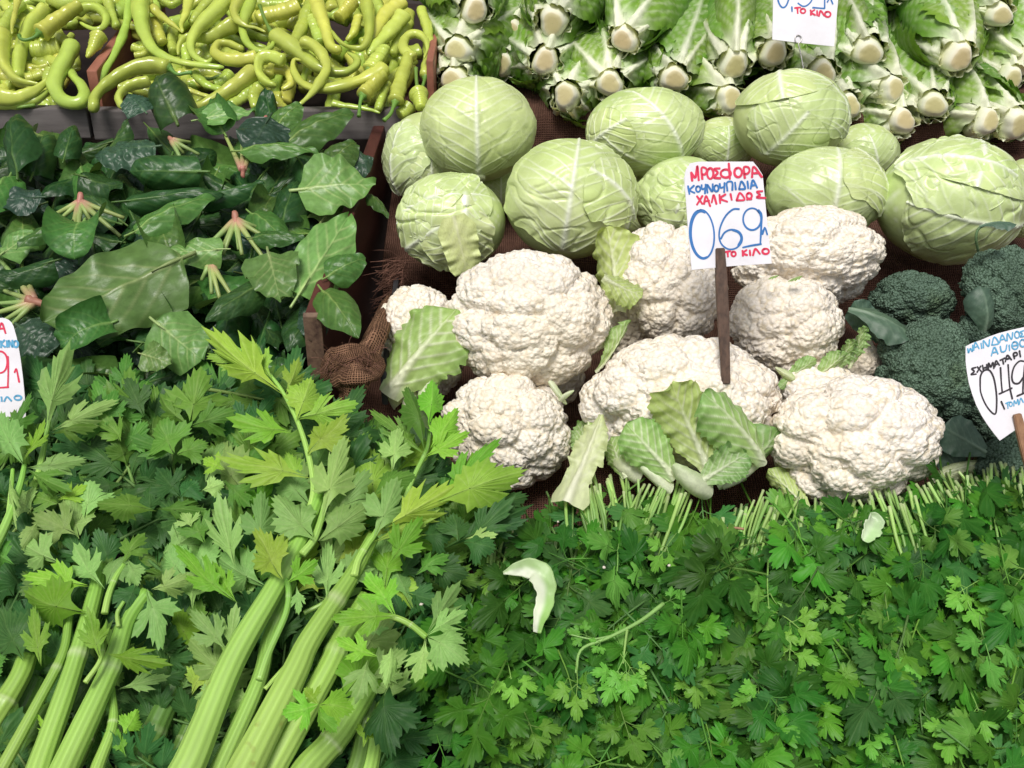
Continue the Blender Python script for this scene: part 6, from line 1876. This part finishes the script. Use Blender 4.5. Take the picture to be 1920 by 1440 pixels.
# --- the parsley card (slightly bowed away at the top)
nB = unit(VIEW @ np.array([-.12, .12, 1]))
plB = (P(1880, 715, 1.165), nB)
cb = lambda x, y: (1740 + x * .2222, 580 + y * .2222)
rB, oB = card('white leaning card for parsley and dill at 049 on a pale stick', [cb(*q) for q in [(318, 312), (370, 285), (440, 262), (520, 228), (600, 200), (700, 174), (810, 150), (1000, 120), (1080, 300), (1100, 700), (1000, 880), (800, 975), (690, 1050), (606, 1108), (555, 1045), (500, 970), (455, 900), (408, 808), (375, 720), (345, 620), (328, 520), (318, 440)]], plB)
strokes('herb_lettering', rB, [
    [(335, 330), (342, 366), (358, 330), (374, 356), (378, 300)], [(385, 346), (400, 280), (432, 332)], [(390, 322), (422, 312)], [(448, 285), (455, 330)],
    [(470, 326), (468, 264), (510, 312), (520, 254)], [(538, 302), (560, 234), (596, 286), (538, 302)], [(605, 282), (625, 216), (656, 266)], [(612, 258), (645, 250)],
    [(668, 266), (672, 204), (706, 252), (715, 194)], ell(752, 214, 20, 28), [(812, 178), (780, 190), (796, 206), (782, 230), (818, 226)],
    [(535, 392), (560, 320), (592, 376)], [(540, 366), (582, 358)], [(610, 310), (622, 356), (655, 346), (666, 298)], [(686, 300), (690, 346)], ell(735, 304, 26, 32), [(712, 308), (758, 300)],
    ell(800, 284, 24, 30)], M_INK['sky_blue'], 2.2, cb, plB, .0004, oB)
strokes('village_lettering', rB, [
    [(404, 490), (370, 502), (390, 524), (364, 550), (408, 546)], [(415, 484), (452, 526)], [(446, 478), (414, 532)], [(460, 470), (470, 522)], [(495, 464), (501, 512)], [(464, 496), (500, 488)],
    [(510, 506), (512, 454), (530, 486), (548, 448), (556, 500)], [(563, 486), (575, 434), (604, 472)], [(570, 466), (594, 458)], [(608, 430), (650, 410)], [(630, 420), (638, 462)],
    [(653, 442), (670, 388), (706, 426)], [(662, 420), (692, 412)], [(731, 416), (722, 374), (746, 364), (754, 384), (730, 396)], [(772, 348), (781, 400)]], M_INK['black'], 2.6, cb, plB, .0004, oB)
strokes('price_lettering', rB, [
    [(440, 640), (444, 562), (474, 516), (520, 516), (555, 580), (575, 690), (580, 790), (570, 880), (530, 862), (480, 790), (446, 702), (440, 640)],
    [(612, 490), (618, 600), (626, 692)], [(600, 714), (650, 692), (710, 664)], [(676, 465), (690, 650), (712, 756)],
    [(812, 438), (770, 438), (725, 490), (708, 570), (724, 620), (768, 622), (806, 570)], [(816, 470), (806, 600), (800, 716)], [(750, 732), (816, 704)], [(618, 776), (646, 842)]], M_INK['black'], 2.7, cb, plB, .0004, oB)
strokes('unit_lettering', rB, [
    [(655, 795), (686, 780)], [(670, 790), (676, 836)], ell(699, 800, 13, 18), [(725, 816), (728, 770), (745, 796), (758, 760), (766, 806)], [(772, 800), (783, 750), (806, 786)]], M_INK['sky_blue'], 1.9, cb, plB, .0004, oB)
stick(rB, oB, [(1904, 776, 1.158), (1912, 810, 1.158), (1922, 850, 1.158), (1936, 900, 1.158), (1950, 950, 1.158)], [14, 18, 19, 19, 18], M_LWOOD)

# --- the clipped card above the lettuces
nC = unit(VIEW @ np.array([.0, .05, 1]))
plC = (P(1510, 40, 1.655), nC)
rC, oC = card('white card held by a wire clip over the romaine lettuces', [(1453, -110), (1578, -100), (1575, -40), (1564, 87), (1506, 81), (1448, 74), (1450, -10)], plC)
cc = lambda x, y: (1180 + x * .2083, y * .2083)
strokes('price_lettering', rC, [ell(1385, -70, 54, 138), [(1660, -190), (1560, -185), (1545, -90), (1600, -95), (1640, -50), (1640, 5), (1600, 48), (1560, 55), (1518, 28)], [(1760, -170), (1758, 75)], [(1756, 76), (1650, 68)],
                                ell(1722, -120, 40, 60), [(1782, 20), (1806, -18), (1832, 36)], [(1463, 60), (1465, 104)]], M_INK['blue'], 2.4, cc, plC, .0004, oC)
strokes('unit_lettering', rC, [[(1488, 72), (1542, 66)], [(1513, 70), (1516, 120)], ell(1563, 98, 22, 20), [(1632, 90), (1635, 136)], [(1668, 88), (1638, 112), (1674, 136)], [(1690, 95), (1691, 140)],
                               [(1706, 146), (1722, 98), (1756, 142)], ell(1786, 128, 26, 24)], M_INK['red'], 2.8, cc, plC, .0004, oC)
v, f = tube(catmull([onplane(*q, plC[0] + nC * .0018, nC) for q in [(1494, 82), (1491, 76), (1491, 70), (1495, 66), (1500, 67), (1503, 72), (1501, 79), (1497, 82), (1500, 95), (1504, 115), (1508, 138), (1510, 165)]], 50), .0009, 7)
obj('wire_clip', mesh('wire_clip', v - oC, f, M_WIRE), rC)

# --- the card among the celery
nD = unit(VIEW @ np.array([.10, .08, 1]))
plD = (P(20, 700, 1.232), nD)
ce = lambda x, y: (x * .2083, 560 + y * .2083)
rD, oD = card('white round-cornered card with a red 9 standing in the celery', [ce(*q) for q in [(-420, 215), (-200, 185), (20, 172), (50, 178), (80, 192), (104, 215), (122, 250), (150, 350), (170, 450), (186, 550), (205, 700), (220, 850), (230, 1000), (236, 1150), (236, 1300), (-400, 1330)]], plD)
strokes('heading_lettering', rD, [[(-20, 290), (15, 222), (50, 312)], [(0, 270), (32, 268)]], M_INK['red'], 3.2, ce, plD, .0004, oD)
strokes('product_lettering', rD, [[(-50, 440), (-30, 375), (-8, 440)], [(6, 380), (10, 440)], [(40, 372), (14, 408), (46, 436)], [(60, 378), (64, 436)], [(80, 434), (78, 376), (112, 434), (110, 374)], ell(142, 408, 20, 28)], M_INK['sky_blue'], 3.0, ce, plD, .0004, oD)
strokes('price_lettering', rD, [[(-60, 540), (-30, 484), (20, 478), (58, 520), (64, 590), (40, 650), (-10, 668), (-60, 630), (-60, 540)], [(70, 520), (74, 640), (70, 790)], [(76, 796), (20, 800), (-70, 806)], [(130, 664), (146, 632), (160, 690), (172, 752)],
                                [(-110, 520), (-120, 700)]], M_INK['red'], 2.8, ce, plD, .0004, oD)
strokes('unit_lettering', rD, [[(-40, 880), (-38, 930)], [(-8, 880), (-34, 905), (-6, 928)], [(12, 884), (16, 924)], [(36, 925), (62, 884), (102, 920)], ell(160, 892, 32, 20)], M_INK['sky_blue'], 2.8, ce, plD, .0004, oD)
stick(rD, oD, [(-40, 700, 1.23), (-40, 800, 1.23), (-40, 900, 1.23), (-40, 960, 1.23)], [20, 24, 24, 22], M_LWOOD)
